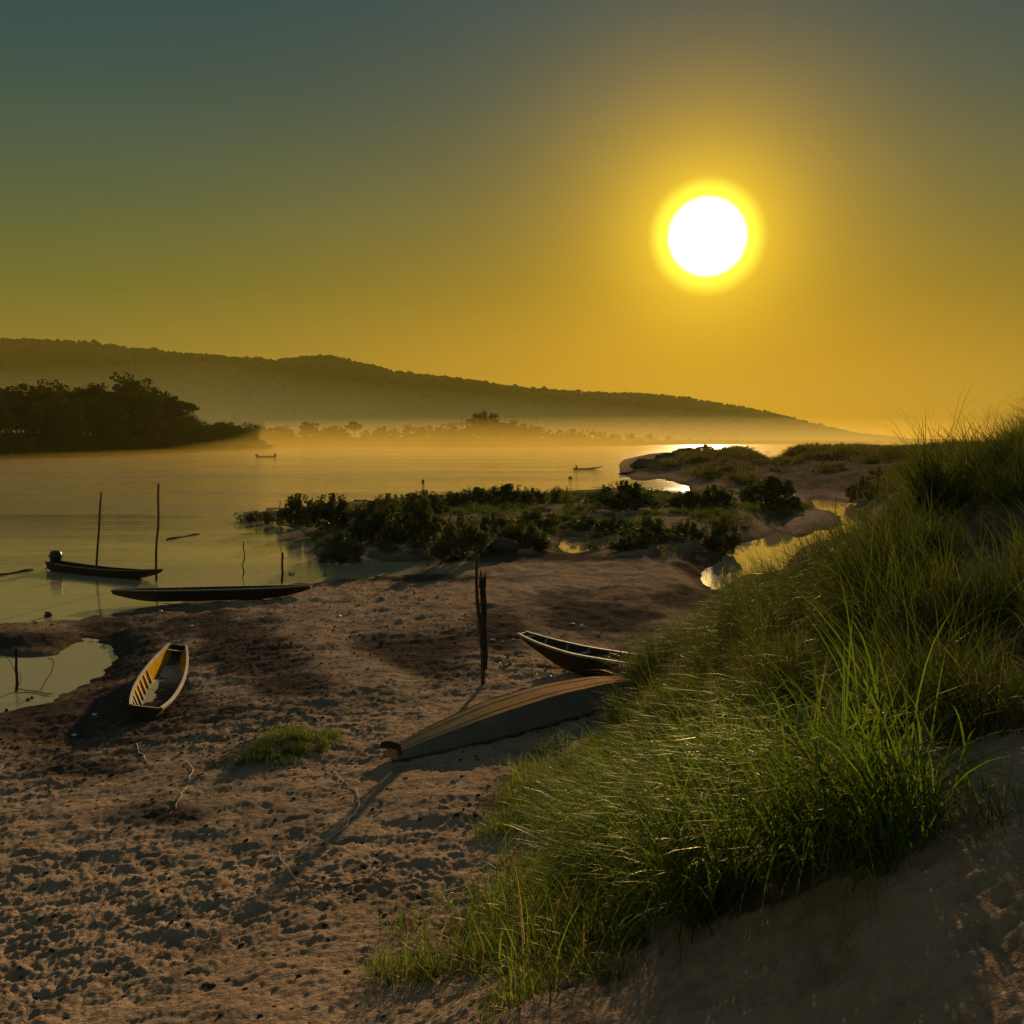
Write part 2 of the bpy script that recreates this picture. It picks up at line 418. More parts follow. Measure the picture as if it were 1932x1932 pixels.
# the near bank: toe, mid-slope, top and flat behind, at a row of distances
for y, xt, zt, xp, zp in [(3, -3.2, 2.2, 1.5, 4.5), (5, -2.2, 2.05, 2.2, 4.6), (7.2, -1.0, 1.9, 3.3, 4.7), (9.5, -0.4, 1.7, 4.3, 4.9), (12, 0.3, 1.5, 5.2, 5.4),
                          (16, 1.2, 1.35, 7.0, 5.5), (20, 2.2, 1.2, 8.8, 5.4), (27, 3.9, 1.0, 11.0, 4.9), (35, 5.8, 0.8, 13.5, 4.2), (48, 9.8, 0.35, 17.5, 3.3), (62, 17, 0.6, 24, 3.6), (77, 25, 0.8, 33, 3.8)]:
    W((xt, y, zt)); W(((xt + xp) / 2, y, (zt + zp) / 2 + 0.1)); W((xp, y, zp)); W((xp + 0.35 * y + 2, y, zp + 0.3)); W((xp + 1.5 * y + 4, y, zp + 0.4))
for p in [(0.9, 3.8, 3.95), (0.0, 3.0, 3.7), (0.6, 5.2, 3.55), (1.5, 5.5, 4.15), (1.0, 1.0, 4.35), (-1.0, 1.0, 4.0), (-1.0, 3.0, 3.3), (0, 0.6, 4.35), (-4, 1, 2.6), (-7, 2, 1.6),
          (-9, 9, 0.7), (-14, 16, 0.2), (-22, 22, -0.4), (-45, 45, -1.6), (-60, 20, -1.0), (-20, 8, 0.3), (60, 60, 4.2), (-250, 420, -3), (-100, 430, -3), (0, 430, -3), (100, 430, -3), (200, 430, -3), (330, 430, -2), (-90, 150, -2.5), (-60, 80, -2)]:
    W(p)
CP = np.array(CP)

def plane_uv(x, y):
    y = np.maximum(y, 0.5)
    w = np.where(y > 20, 2144 * HC / np.maximum(y, 20), 643.2 * (1 + np.log(20 / np.minimum(y, 20))))
    u = np.clip(x / y, -3, 3) * 2144
    return u, w
cu, cw = plane_uv(CP[:, 0], CP[:, 1])
KC = 14.0 ** 2
SX = 0.55
def kern(u, w):
    return np.sqrt(((u[:, None] - cu[None]) * SX) ** 2 + (w[:, None] - cw[None]) ** 2 + KC)
_n = len(CP)
_A = np.zeros((_n + 3, _n + 3))
_A[:_n, :_n] = kern(cu, cw) - 3.0 * np.eye(_n)
_P = np.stack([np.ones(_n), cu / 1000, cw / 1000], 1)
_A[:_n, _n:] = _P; _A[_n:, :_n] = _P.T
_S = np.linalg.solve(_A, np.concatenate([CP[:, 2], np.zeros(3)]))

MOUND = at(520, 1425, 0.8)
def base_h(x, y):
    x = np.atleast_1d(np.asarray(x, float)); y = np.atleast_1d(np.asarray(y, float))
    z = np.empty(len(x))
    for i in range(0, len(x), 20000):
        u, w = plane_uv(x[i:i + 20000], y[i:i + 20000])
        z[i:i + 20000] = kern(u, w) @ _S[:_n] + _S[_n] + _S[_n + 1] * u / 1000 + _S[_n + 2] * w / 1000
    z = np.clip(z, -3, 6.6)
    far = np.clip((y - 380) / 60, 0, 1)
    z = z * (1 - far) - 3 * far
    z += 0.30 * np.exp(-(((x - MOUND.x) / 0.75) ** 2 + ((y - MOUND.y) / 0.8) ** 2))
    return z

def rough_h(x, y, z):
    """trampled sand and small undulations"""
    r = np.hypot(x, y)
    land = np.clip((z + 0.05) / 0.25, 0, 1)
    und = 0.06 * fbm(x * 0.35, y * 0.35, 3, 3) * np.clip(r / 15, 0.3, 1.0) * land
    big = 0.25 * fbm(x * 0.06, y * 0.06, 9, 3) * np.clip((r - 70) / 60, 0, 1) * np.clip((z - 0.3) / 0.6, 0, 1)
    calm = np.clip(0.75 + 0.7 * pn(x * 0.22, y * 0.22, 21), 0.4, 1.0)
    wx, wy = x + 0.07 * pn(x * 5, y * 5, 41), y + 0.07 * pn(x * 5, y * 5, 42)
    b1 = pn(wx * 5.6, wy * 7.0, 5); b2 = pn(wx * 10.5, wy * 12.5, 6); b3 = pn(x * 19, y * 21, 7); b0 = pn(wx * 1.7, wy * 2.1, 8)
    msk = np.clip(0.6 + 1.0 * pn(x * 0.9, y * 0.9, 71), 0.1, 1.2)
    tr = -0.062 * msk * np.maximum(0, b1) ** 1.2 + 0.028 * np.maximum(0, -b1) + 0.030 * b2 - 0.022 * np.maximum(0, b2) + 0.020 * b3 + 0.05 * b0 + 0.012 * np.abs(pn(x * 24, y * 26, 72))
    amp = np.clip(1.35 - r / 60, 0.35, 1.0) * calm * land
    # the path beside the eye is smoother
    path = np.clip((z - 3.0) / 0.6, 0, 1)
    amp = amp * (1 - 0.35 * path)
    far = np.clip((r - 22) / 15, 0, 1) * np.clip((140 - r) / 60, 0, 1) * land
    lump = (0.07 * pn(x * 0.9, y * 0.55, 91) + 0.05 * pn(x * 1.9, y * 1.0, 92)) * far
    near0 = np.clip(1.25 - np.abs(z) * 4, 0, 1)
    edge = near0 * (0.045 * fbm(x * 1.3, y * 1.3, 93, 3) * np.clip((90 - r) / 40, 0, 1) + 0.10 * fbm(x * 0.28, y * 0.22, 94, 3) * np.clip((r - 35) / 30, 0, 1))
    return und + big + tr * amp + lump + edge

def height(x, y):
    z = base_h(x, y)
    return z + rough_h(np.atleast_1d(np.asarray(x, float)), np.atleast_1d(np.asarray(y, float)), z)
def gz(x, y):
    return float(height([x], [y])[0])
_T = np.geomspace(2.0, 900.0, 700)
def on_ground(px, py):
    """the first spot of ground seen at a pixel"""
    d = ray(px, py)
    x, y, z = d.x * _T, d.y * _T, HC + d.z * _T
    g = base_h(x, y) - z
    hit = np.nonzero(g > 0)[0]
    k = hit[0] if len(hit) else len(_T) - 1
    t = _T[k] if k == 0 else _T[k - 1] + (_T[k] - _T[k - 1]) * (-g[k - 1]) / (g[k] - g[k - 1])
    return Vector((d.x * t, d.y * t, gz(d.x * t, d.y * t)))

# grid: rows follow distance, columns azimuth
az = np.concatenate([np.linspace(-1.35, -0.54, 26)[:-1], np.linspace(-0.54, 0.60, 760), np.linspace(0.60, 1.35, 24)[1:]])
rr = np.concatenate([np.geomspace(0.5, 3.0, 30)[:-1], np.geomspace(3.0, 6.0, 90)[:-1], np.geomspace(6.0, 20.0, 310)[:-1],
                     2144 * HC / np.linspace(643.2, 27.0, 300), [520, 650, 900, 1500, 2500, 4000, 6900]])
AZ, RR = np.meshgrid(az, rr)
GX, GY = (np.tan(np.clip(AZ, -1.35, 1.35)) * 0 + np.sin(AZ)) * RR, np.cos(AZ) * RR
gx, gy = GX.ravel(), GY.ravel()
gb = base_h(gx, gy)
gzv = gb + rough_h(gx, gy, gb)
gzv = np.where(np.hypot(gx, gy) > 450, -3.0, gzv)
nr, nc = GX.shape
idx = np.arange(nr * nc).reshape(nr, nc)
quads = np.stack([idx[:-1, :-1], idx[:-1, 1:], idx[1:, 1:], idx[1:, :-1]], -1).reshape(-1, 4)
gme = mesh_np("ground", np.stack([gx, gy, gzv], 1), quads)

def blob(px, py, sx, sy, gxp, gyp):
    return np.exp(-(((gxp - px) / sx) ** 2 + ((gyp - py) / sy) ** 2))
gpx, gpy = project(gx, np.maximum(gy, 0.3), gb)
mud = np.zeros(len(gx))
for b in [(760, 1225, 120, 45), (830, 1265, 90, 30), (1120, 1160, 150, 45), (950, 1185, 60, 40), (250, 1340, 190, 60), (230, 1230, 120, 70), (120, 1370, 190, 60), (380, 1180, 130, 35), (460, 1230, 110, 55), (60, 1205, 110, 22),
          (150, 1450, 120, 25), (1010, 1052, 260, 10), (760, 1090, 170, 8), (1310, 1130, 90, 30), (560, 1290, 110, 25), (330, 1540, 80, 22), (1350, 1060, 90, 40)]:
    mud = np.maximum(mud, blob(*b, gpx, gpy))
mud = np.clip(mud * 1.7 + 0.55 * fbm(gx * 0.5, gy * 0.35, 31, 4) - 0.22, 0, 1)
mud = np.where(gy < 120, mud, 0.3)
track = [(560, 1140), (640, 1185), (636, 1230), (720, 1268), (800, 1292), (880, 1330), (780, 1390), (700, 1480), (740, 1600)]     # a worn footpath
td = np.full(len(gx), 1e9)
for (ax, ay), (bx_, by_) in zip(track[:-1], track[1:]):
    q = np.clip(((gpx - ax) * (bx_ - ax) + (gpy - ay) * (by_ - ay)) / ((bx_ - ax) ** 2 + (by_ - ay) ** 2), 0, 1)
    td = np.minimum(td, np.hypot(gpx - ax - q * (bx_ - ax), (gpy - ay - q * (by_ - ay)) * 1.6))
mud = mud * np.clip((td - 10) / 28, 0.05, 1)

def in_poly(px, py, poly):
    inside = np.zeros(len(px), bool)
    n = len(poly)
    for i in range(n):
        x0, y0 = poly[i]; x1, y1 = poly[(i + 1) % n]
        c = ((y0 > py) != (y1 > py)) & (px < (x1 - x0) * (py - y0) / ((y1 - y0) if y1 != y0 else 1e-9) + x0)
        inside ^= c
    return inside
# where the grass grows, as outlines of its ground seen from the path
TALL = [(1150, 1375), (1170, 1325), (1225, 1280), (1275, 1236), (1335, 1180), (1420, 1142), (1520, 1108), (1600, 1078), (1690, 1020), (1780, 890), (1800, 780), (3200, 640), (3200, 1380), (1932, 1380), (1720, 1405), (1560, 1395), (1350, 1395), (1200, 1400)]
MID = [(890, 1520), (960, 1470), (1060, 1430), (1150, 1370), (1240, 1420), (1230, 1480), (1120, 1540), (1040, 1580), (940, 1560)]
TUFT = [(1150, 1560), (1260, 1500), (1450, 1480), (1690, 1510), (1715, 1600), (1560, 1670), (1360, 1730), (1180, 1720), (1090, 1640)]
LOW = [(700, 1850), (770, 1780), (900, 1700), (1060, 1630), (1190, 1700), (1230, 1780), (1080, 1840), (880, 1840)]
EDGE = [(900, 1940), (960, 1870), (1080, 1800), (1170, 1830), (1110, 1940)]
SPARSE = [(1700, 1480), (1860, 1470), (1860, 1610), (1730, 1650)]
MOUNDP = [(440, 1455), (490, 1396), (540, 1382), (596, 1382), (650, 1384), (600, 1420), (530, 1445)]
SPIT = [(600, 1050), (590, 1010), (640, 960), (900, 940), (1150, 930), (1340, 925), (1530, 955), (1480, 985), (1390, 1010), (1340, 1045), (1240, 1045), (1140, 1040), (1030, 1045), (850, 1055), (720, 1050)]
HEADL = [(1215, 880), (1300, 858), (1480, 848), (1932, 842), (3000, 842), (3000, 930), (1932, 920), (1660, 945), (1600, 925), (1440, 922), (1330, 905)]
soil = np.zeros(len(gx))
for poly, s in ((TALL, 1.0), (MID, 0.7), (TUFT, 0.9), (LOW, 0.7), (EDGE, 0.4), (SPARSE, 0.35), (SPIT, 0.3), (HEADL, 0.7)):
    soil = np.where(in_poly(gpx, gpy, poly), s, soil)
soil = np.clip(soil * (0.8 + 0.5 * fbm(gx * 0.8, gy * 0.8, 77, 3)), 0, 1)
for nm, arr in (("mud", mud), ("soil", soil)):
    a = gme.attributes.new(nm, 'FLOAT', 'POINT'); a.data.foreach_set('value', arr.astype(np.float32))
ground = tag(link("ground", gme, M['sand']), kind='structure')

# ------------------------------------------------------------------ water: the river and the pools left on the beach
az2 = np.linspace(-1.35, 1.35, 700); rr2 = np.concatenate([np.geomspace(12, 20, 60)[:-1], 2144 * HC / np.linspace(643.2, 27.0, 420), [520, 700, 1000, 1500, 2200, 3200, 4500, 6850]])
A2, R2 = np.meshgrid(az2, rr2)
wx, wy = (np.sin(A2) * R2), (np.cos(A2) * R2)
wz = base_h(wx.ravel(), wy.ravel()).reshape(wx.shape)
wz = np.where(R2 > 450, -3, wz)
low = wz < 0.15
keep = low[:-1, :-1] | low[1:, :-1] | low[:-1, 1:] | low[1:, 1:]
lab = np.zeros(keep.shape, int); comps = []
for i, j in zip(*np.nonzero(keep)):
    if lab[i, j]: continue
    comps.append([]); k = len(comps); lab[i, j] = k; st = [(i, j)]
    while st:
        a, b = st.pop(); comps[-1].append((a, b))
        for c, d in ((a + 1, b), (a - 1, b), (a, b + 1), (a, b - 1)):
            if 0 <= c < keep.shape[0] and 0 <= d < keep.shape[1] and keep[c, d] and not lab[c, d]:
                lab[c, d] = k; st.append((c, d))
comps.sort(key=len, reverse=True)
id2 = np.arange(wx.size).reshape(wx.shape)
print("WATER", [(len(c)) for c in comps[:12]])
for k, c in enumerate(comps):
    if k and len(c) < 60: continue
    c = np.array(c)
    q = np.stack([id2[c[:, 0], c[:, 1]], id2[c[:, 0], c[:, 1] + 1], id2[c[:, 0] + 1, c[:, 1] + 1], id2[c[:, 0] + 1, c[:, 1]]], 1)
    used, inv = np.unique(q, return_inverse=True)
    V = np.stack([wx.ravel()[used], wy.ravel()[used], np.zeros(len(used))], 1)
    nm = "river" if k == 0 else "pool"
    tag(link(nm, mesh_np(nm, V, inv.reshape(q.shape)), M['river' if k == 0 else 'pool']), kind='structure')

# ------------------------------------------------------------------ leaf clouds, bushes and trees
def rand_rot(n):
    q = rng.normal(size=(n, 4)); q /= np.linalg.norm(q, axis=1)[:, None]
    w, x, y, z = q.T
    return np.stack([np.stack([1 - 2 * (y * y + z * z), 2 * (x * y - z * w), 2 * (x * z + y * w)], 1),
                     np.stack([2 * (x * y + z * w), 1 - 2 * (x * x + z * z), 2 * (y * z - x * w)], 1),
                     np.stack([2 * (x * z - y * w), 2 * (y * z + x * w), 1 - 2 * (x * x + y * y)], 1)], 1)
LEAF = np.array([(0, -0.5, 0), (0.28, 0.0, 0.06), (0, 0.5, 0), (-0.28, 0.0, 0.06)])
def leaves_at(P, size):
    n = len(P); Rm = rand_rot(n)
    s = size * rng.uniform(0.6, 1.35, n)
    V = np.einsum('nij,kj->nki', Rm, LEAF) * s[:, None, None] + P[:, None, :]
    return V.reshape(-1, 3), np.arange(n * 4).reshape(n, 4)
def clumps(centers, radii, per, size, flat=0.75):
    out = []
    for c, r in zip(centers, radii):
        d = rng.normal(size=(per, 3)); d /= np.linalg.norm(d, axis=1)[:, None]
        rad = r * rng.uniform(0.35, 1.0, per) ** 0.6
        p = d * rad[:, None]; p[:, 2] *= flat
        out.append(p + np.asarray(c))
    return leaves_at(np.concatenate(out), size)

def bush_meshes(kind, seed):
    """unit bush: half width 1, height 1"""
    rs = np.random.default_rng(seed)
    cs, rd = [], []
    mb = MB()
    if kind == 'round':
        for i in range(46):
            a, q = rs.uniform(0, 2 * math.pi), rs.uniform(0, 1) ** 0.6
            h = rs.uniform(0.12, 0.9) * (1 - 0.45 * q * q)
            cs.append((q * 0.85 * math.cos(a), q * 0.85 * math.sin(a), h)); rd.append(rs.uniform(0.12, 0.25))
        for i in range(16):
            c = cs[i * 2]; mb.tube([(c[0] * 0.15, c[1] * 0.15, -0.05), (c[0] * 0.5, c[1] * 0.5, c[2] * 0.55), c], [0.014, 0.01, 0.004], 5)
        # shoots standing out of the top
        for i in range(34):
            a, q = rs.uniform(0, 2 * math.pi), rs.uniform(0, 0.85)
            t = 0.8 * (1 - 0.5 * q * q)
            p = np.array([q * math.cos(a), q * math.sin(a), t])
            for s in range(4):
                cs.append(tuple(p + np.array([rs.normal() * 0.02, rs.normal() * 0.02, 0.075 * s]))); rd.append(0.05 - 0.007 * s)
        V1, F1 = clumps(cs[:46], rd[:46], 80, 0.105)
        V2, F2 = clumps(cs[46:], rd[46:], 9, 0.06)
        V, Fq = np.concatenate([V1, V2]), np.concatenate([F1, F2 + len(V1)])
    else:                                                                 # open upright stems with leaves in tufts
        pts = []
        for i in range(40):
            a, q = rs.uniform(0, 2 * math.pi), rs.uniform(0.0, 0.9)
            b = np.array([q * math.cos(a) * 0.8, q * math.sin(a) * 0.8, -0.05])
            tip = b + np.array([rs.normal() * 0.16, rs.normal() * 0.16, rs.uniform(0.5, 1.0)])
            mid = (b + tip) / 2 + rs.normal(size=3) * 0.05
            mb.tube([b, mid, tip], [0.012, 0.009, 0.004], 5)
            for s in rs.uniform(0.35, 1.0, 9):
                p = b * (1 - s) + tip * s
                for _ in range(5): pts.append(p + rs.normal(size=3) * 0.05)
        V, Fq = leaves_at(np.array(pts), 0.085)
    return mesh_np("foliage", V, Fq, False), mb.mesh("stem", True)

BUSH = {k: bush_meshes(*k) for k in [('round', 1), ('round', 2), ('round', 3), ('open', 4), ('open', 5)]}
def bush(px, py, wpx, hpx, var, label, group, mat='bush', cat='bush', name='bush', deep=0.8):
    p = on_ground(px, py)
    dist = p.y
    w, h = wpx / 2 / F * dist, hpx / F * dist
    o = thing(name, label, cat, (p.x, p.y + w * deep * 0.5, p.z - 0.06), random.uniform(0, 6.28), group)
    o.scale = (w * random.uniform(0.95, 1.05), w * deep, h / 1.02)
    o.rotation_euler.z = random.choice((0, math.pi)) + random.uniform(-0.35, 0.35)
    fm, sm = BUSH[var]
    key = (var, mat)
    if key not in BUSH:
        f2, s2 = fm.copy(), sm.copy(); f2.materials.append(M[mat]); s2.materials.append(M['bark']); BUSH[key] = (f2, s2)
    f2, s2 = BUSH[key]
    link("foliage", f2, None, o); link("stem", s2, None, o)
    return o
G1 = "bushes on the sandy spit across the inlet"
bush(468, 990, 84, 30, ('open', 4), "sparse twiggy bush standing in the water at the tip of the spit", G1)
bush(505, 990, 60, 34, ('open', 5), "thin open bush in the water beside the twiggy tip bush", G1)
any_round = lambda: random.choice([('round', 1), ('round', 2), ('round', 3)])
for a, lb in [((560, 992, 90, 60), "dark leafy bush next to the thin open bush at the spit tip"), ((625, 1000, 120, 68), "dense dark bush right behind the small green bush overhanging the inlet"),
              ((700, 1030, 120, 84), "dark bush between the overhanging green bush and the tallest bush of the spit"), ((775, 1026, 150, 96), "tallest dense dark bush of the spit, beside the rounded green bush"),
              ((800, 970, 110, 44), "dark bush behind the tallest bush, on its open river side"), ((730, 985, 100, 56), "dark bush hemmed in by others in the middle of the spit thicket")]:
    bush(*a, any_round(), lb, G1)
bush(640, 1064, 96, 62, ('round', 2), "small green bush overhanging the inlet with its reflection below", G1, 'scrub')
bush(868, 1056, 132, 88, ('round', 3), "rounded green bush at the head of the inlet behind the bare poles", G1, 'scrub')
for a, lb in [((850, 958, 80, 30), "low dark bush on the far water edge, first along from the thicket"), ((900, 955, 100, 36), "low dark bush on the far water edge, second along from the thicket"),
              ((960, 956, 110, 44), "widest low dark bush on the far water edge of the spit"), ((1005, 950, 60, 30), "low dark bush beside the upright reedy bush"),
              ((1130, 952, 70, 26), "lowest dark bush beside the broad bush with ragged top")]:
    bush(*a, any_round(), lb, G1)
bush(1050, 948, 52, 34, ('open', 5), "upright reedy bush on the far water edge of the spit", G1)
bush(1182, 962, 130, 54, ('round', 1), "broad dark bush with ragged top in front of the glinting bay", G1)
bush(1300, 962, 84, 36, ('round', 2), "low dark bush between the glinting bay and the domed bush", G1)
bush(1350, 960, 84, 46, ('round', 3), "middle-sized dark bush leaning against the domed bush", G1)
bush(1460, 962, 136, 62, ('round', 2), "largest domed dark bush at the landward end of the spit", G1)
bush(1366, 1046, 84, 68, ('round', 1), "dark bush standing at the corner of the long pool", G1)
for a, lb in [((930, 1010, 90, 40), "grey-green scrub bush directly behind the rounded green bush"), ((985, 1034, 120, 56), "grey-green scrub bush beside the pale domed sandy rock"),
              ((1010, 1000, 110, 40), "grey-green scrub bush behind the one beside the domed rock"), ((1105, 1000, 90, 30), "small grey-green scrub bush behind the little spit pool"),
              ((1160, 1006, 90, 34), "grey-green scrub bush on the landward side of the little spit pool"), ((1190, 1040, 90, 28), "lowest grey-green scrub bush on the sand past the little spit pool"),
              ((1225, 1026, 130, 54), "widest grey-green scrub bush between the little pool and the pool-corner bush"), ((1300, 1020, 80, 40), "grey-green scrub bush touching the dark pool-corner bush")]:
    bush(*a, random.choice([('round', 1), ('round', 3)]), lb, G1, 'scrub')
bush(1630, 946, 74, 44, ('round', 2), "brown-green bush beside the pale pool below the headland", G1, 'scrub')
bush(1664, 922, 90, 40, ('round', 3), "broad scrub bush on the slope above the pale pool", G1, 'scrub')

GHB = "scattered bushes on the headland"
for k in range(22):
    px_ = 1330 + k * 26 + random.uniform(-10, 10)
    b_ = bush(px_, random.choice((862, 872, 884, 852)) + random.uniform(-2, 4), random.uniform(22, 46), random.uniform(7, 13), random.choice([('round', 1), ('round', 2), ('open', 4)]), "small hazy bush on the low scrubby headland", GHB, 'heath')
# ------------------------------------------------------------------ far banks and hills
def strip_land(name, rows, mat):
    """rows of (x, y, z) lofted into a sheet"""
    V = np.array([p for r in rows for p in r]); n = len(rows[0])
    q = [(i * n + k, i * n + k + 1, (i + 1) * n + k + 1, (i + 1) * n + k) for i in range(len(rows) - 1) for k in range(n - 1)]
    return tag(link(name, mesh_np(name, V, np.array(q)), mat), kind='structure')

bank_m = plain_mat("bank_earth", (0.042, 0.040, 0.022), 0.95)
# wooded bank: shoreline runs away from us at x about -165
ys = np.concatenate([np.linspace(60, 330, 14), np.linspace(345, 930, 50)])
def shore_x(y):
    return np.interp(y, [60, 357, 460, 560, 715, 850, 905, 930], [-190, -161, -156, -163, -177, -184, -190, -225]) + 3 * pn(y / 40, 0 * y, 3)
rows = []
for d, z in [(-4, -1.5), (0, 0.1), (8, 2.2), (20, 6.0), (40, 8.5), (80, 10), (200, 12), (600, 14)]:
    x = shore_x(ys) - d
    fade = np.clip((960 - ys) / 260, 0.12, 1)
    zz = np.where(z > 0, z * fade, z) + (0.5 * pn(ys / 15, ys * 0 + d, 8) if z > 1 else 0)
    rows.append([(a, b, c) for a, b, c in zip(x, ys, np.broadcast_to(zz, ys.shape))])
strip_land("wooded_bank", rows, bank_m)
def bank_z(x, y):
    d = shore_x(np.array([y]))[0] - x
    fade = min(1, max(0.12, (960 - y) / 260))
    return float(np.interp(d, [-4, 0, 8, 20, 40, 80, 200, 600], [-1.5, 0.1, 2.2, 6, 8.5, 10, 12, 14])) * fade

def tree_meshes(seed, shape):
    """unit tree: height 1"""
    rs = np.random.default_rng(seed)
    mb = MB(); cs, rd = [], []
    lean = rs.normal(size=2) * 0.04
    th = {'round': 0.36, 'umbrella': 0.62, 'tall': 0.25, 'shrub': 0.15}[shape]
    mb.tube([(0, 0, -0.12), (lean[0] * 0.5, lean[1] * 0.5, th * 0.5), (lean[0], lean[1], th)], [0.022, 0.017, 0.012], 7)
    nl = {'round': 12, 'umbrella': 10, 'tall': 9, 'shrub': 11}[shape]
    for i in range(nl):
        a = i * 2.4 + rs.uniform(-0.3, 0.3)
        if shape == 'umbrella':
            q, h = rs.uniform(0.12, 0.46), rs.uniform(0.74, 0.94); h -= q * 0.35
        elif shape == 'tall':
            q, h = rs.uniform(0.05, 0.2), 0.3 + 0.65 * i / nl
        elif shape == 'shrub':
            q, h = rs.uniform(0.1, 0.5), rs.uniform(0.12, 0.85)
        else:
            q, h = rs.uniform(0.1, 0.36), 0.22 + 0.68 * (i + 0.5) / nl
        e = np.array([lean[0] + q * math.cos(a), lean[1] + q * math.sin(a), h])
        s0 = np.array([lean[0], lean[1], th * rs.uniform(0.7, 1.0)])
        mb.tube([s0, (s0 + e) / 2 + rs.normal(size=3) * 0.02, e], [0.012, 0.008, 0.004], 5)
        for k in range(5):
            o = rs.normal(size=3) * np.array([0.09, 0.09, 0.05 if shape == 'umbrella' else 0.08])
            cs.append(e + o); rd.append(rs.uniform(0.06, 0.125))
    V, Fq = clumps(cs, rd, 34, 0.066, 0.45 if shape == 'umbrella' else 0.8)
    c = mesh_np("crown", V, Fq, False); c.materials.append(M['tree'])
    t = mb.mesh("trunk", True); t.materials.append(M['bark'])
    return c, t
TREES = {s: [tree_meshes(i * 10 + k, s) for k in range(n)] for i, (s, n) in enumerate([('round', 3), ('umbrella', 2), ('tall', 2), ('shrub', 2)])}
def tree(x, y, z, h, shape, label, group, wide=1.0, name='tree', cat='tree'):
    o = thing(name, label, cat, (x, y, z), random.uniform(0, 6.28), group)
    o.scale = (h * wide, h * wide, h)
    c, t = random.choice(TREES[shape])
    link("crown", c, None, o); link("trunk", t, None, o)
    return o
GT = "trees on the wooded bank across the river"
GS, LS = "waterside shrubs of the wooded bank", "waterside shrub at the foot of the wooded bank"
top_py = lambda px: np.interp(px, [-80, 0, 40, 70, 110, 140, 170, 205, 250, 285, 310, 345, 365, 395, 420, 450, 480, 515], [716, 724, 730, 717, 738, 736, 724, 742, 716, 732, 738, 766, 792, 800, 790, 802, 818, 842])
y = 352.0
while y < 905:
    for dback, frac in ((14, 0.80), (30, 1.0), (52, 0.97)):
        yy = y + random.uniform(-5, 5)
        x = float(shore_x(np.array([yy]))[0]) - dback * (1.0 if yy < 650 else 0.45) + random.uniform(-4, 4)
        px = CX + F * x / yy
        if px < -60: continue
        zg = bank_z(x, yy)
        ztop = HC + (832 - float(top_py(px))) / F * yy
        h = (ztop - zg) * frac * random.uniform(0.84, 1.04)
        if h < 2.5: h = 2.5
        sh = random.choice(['round', 'round', 'round', 'shrub', 'tall']) if h > 9 else 'shrub'
        lt = {'round': "round-crowned dark tree in the thicket on the wooded bank", 'tall': "slender tall dark tree in the thicket on the wooded bank",
              'shrub': "low bushy dark tree in the thicket on the wooded bank"}[sh]
        tree(x, yy, zg - 0.3, h, sh, lt, GT, random.uniform(0.85, 1.2) if h > 9 else 1.1)
    y += 12 if y < 600 else 17
t0 = at_y(312, 735, 600)
tree(t0.x, 600, bank_z(t0.x, 600), t0.z - bank_z(t0.x, 600), 'umbrella', "flat-topped spreading tree with layered crown on the wooded bank", None, 1.25)
t0 = at_y(245, 712, 535)
tree(t0.x, 535, bank_z(t0.x, 535), t0.z - bank_z(t0.x, 535), 'round', "tallest round-crowned tree of the wooded bank beside the flat-topped tree", None, 1.0)
y = 346.0
while y < 925:
    for k in range(2):
        yy = y + random.uniform(-3, 3)
        x = float(shore_x(np.array([yy]))[0]) - (0.5 + 6 * k) + random.uniform(-1.0, 1.0)
        if CX + F * x / yy < -40: continue
        s = tree(x, yy, bank_z(x, yy) - 0.3, random.uniform(3.2, 5.5) * (0.7 if k == 0 else 1.15), 'shrub', LS, GS, 1.5, 'shrub', 'shrub')
    y += 6.5 if y < 600 else 9

# far shore: low bank with a line of trees
sx = np.linspace(-420, 1500, 90)
def far_y(x):
    return np.interp(x, [-420, -300, -100, 60, 120, 260, 500, 900, 1500], [1050, 1120, 1165, 1180, 1350, 1800, 2100, 2500, 3200]) + 12 * pn(np.asarray(x) / 60, 0 * np.asarray(x), 5)
rows = []
for d, z in [(-15, -1.5), (0, 0.15), (15, 2.0), (60, 4.5), (200, 7), (700, 12)]:
    rows.append([(a, b + d, z + (0.8 * p if z > 1 else 0)) for a, b, p in zip(sx, far_y(sx), pn(sx / 30, sx * 0 + d, 12))])
strip_land("far_shore", rows, bank_m)
GF, LF = "hazy line of trees on the far shore", "hazy tree in the low line of trees along the far shore"
def far_tree(px, top, back, shape, label=LF, wide=1.0):
    y = float(far_y(np.array([0.0]))[0])
    for _ in range(12):
        x = (px - CX) / F * y; y = 0.5 * y + 0.5 * (float(far_y(np.array([x]))[0]) + back)
    x = (px - CX) / F * y
    zt = HC + (832 - top) / F * y
    zg = float(np.interp(back, [0, 15, 60, 200], [0.15, 2, 4.5, 7]))
    tree(x, y, zg - 0.5, max(zt - zg, 3.0), shape, label, GF if label == LF else None, wide)
for px, top in [(455, 806), (480, 796), (500, 806), (528, 800), (545, 808), (600, 806), (625, 800), (645, 808), (690, 812), (720, 806), (745, 808), (770, 800), (800, 803), (828, 804), (850, 797), (880, 802),
                (925, 784), (945, 792), (965, 796), (985, 800), (1010, 803), (1035, 808), (1055, 812), (1080, 808), (1105, 812), (1130, 814), (1160, 817), (1190, 818), (1225, 819), (1260, 821), (1300, 823), (1340, 824), (1390, 826)]:
    far_tree(px, top + random.uniform(-2, 3), random.uniform(25, 90), random.choice(['round', 'round', 'shrub']), wide=random.uniform(1.0, 1.5))
    far_tree(px + random.uniform(8, 14), top + random.uniform(6, 12), random.uniform(20, 60), 'shrub', wide=random.uniform(1.2, 1.7))
LP = "one of two neighbouring egg-shaped trees on the far shore"
far_tree(577, 795, 40, 'tall', LP, 1.1); far_tree(592, 797, 40, 'tall', LP, 1.1)
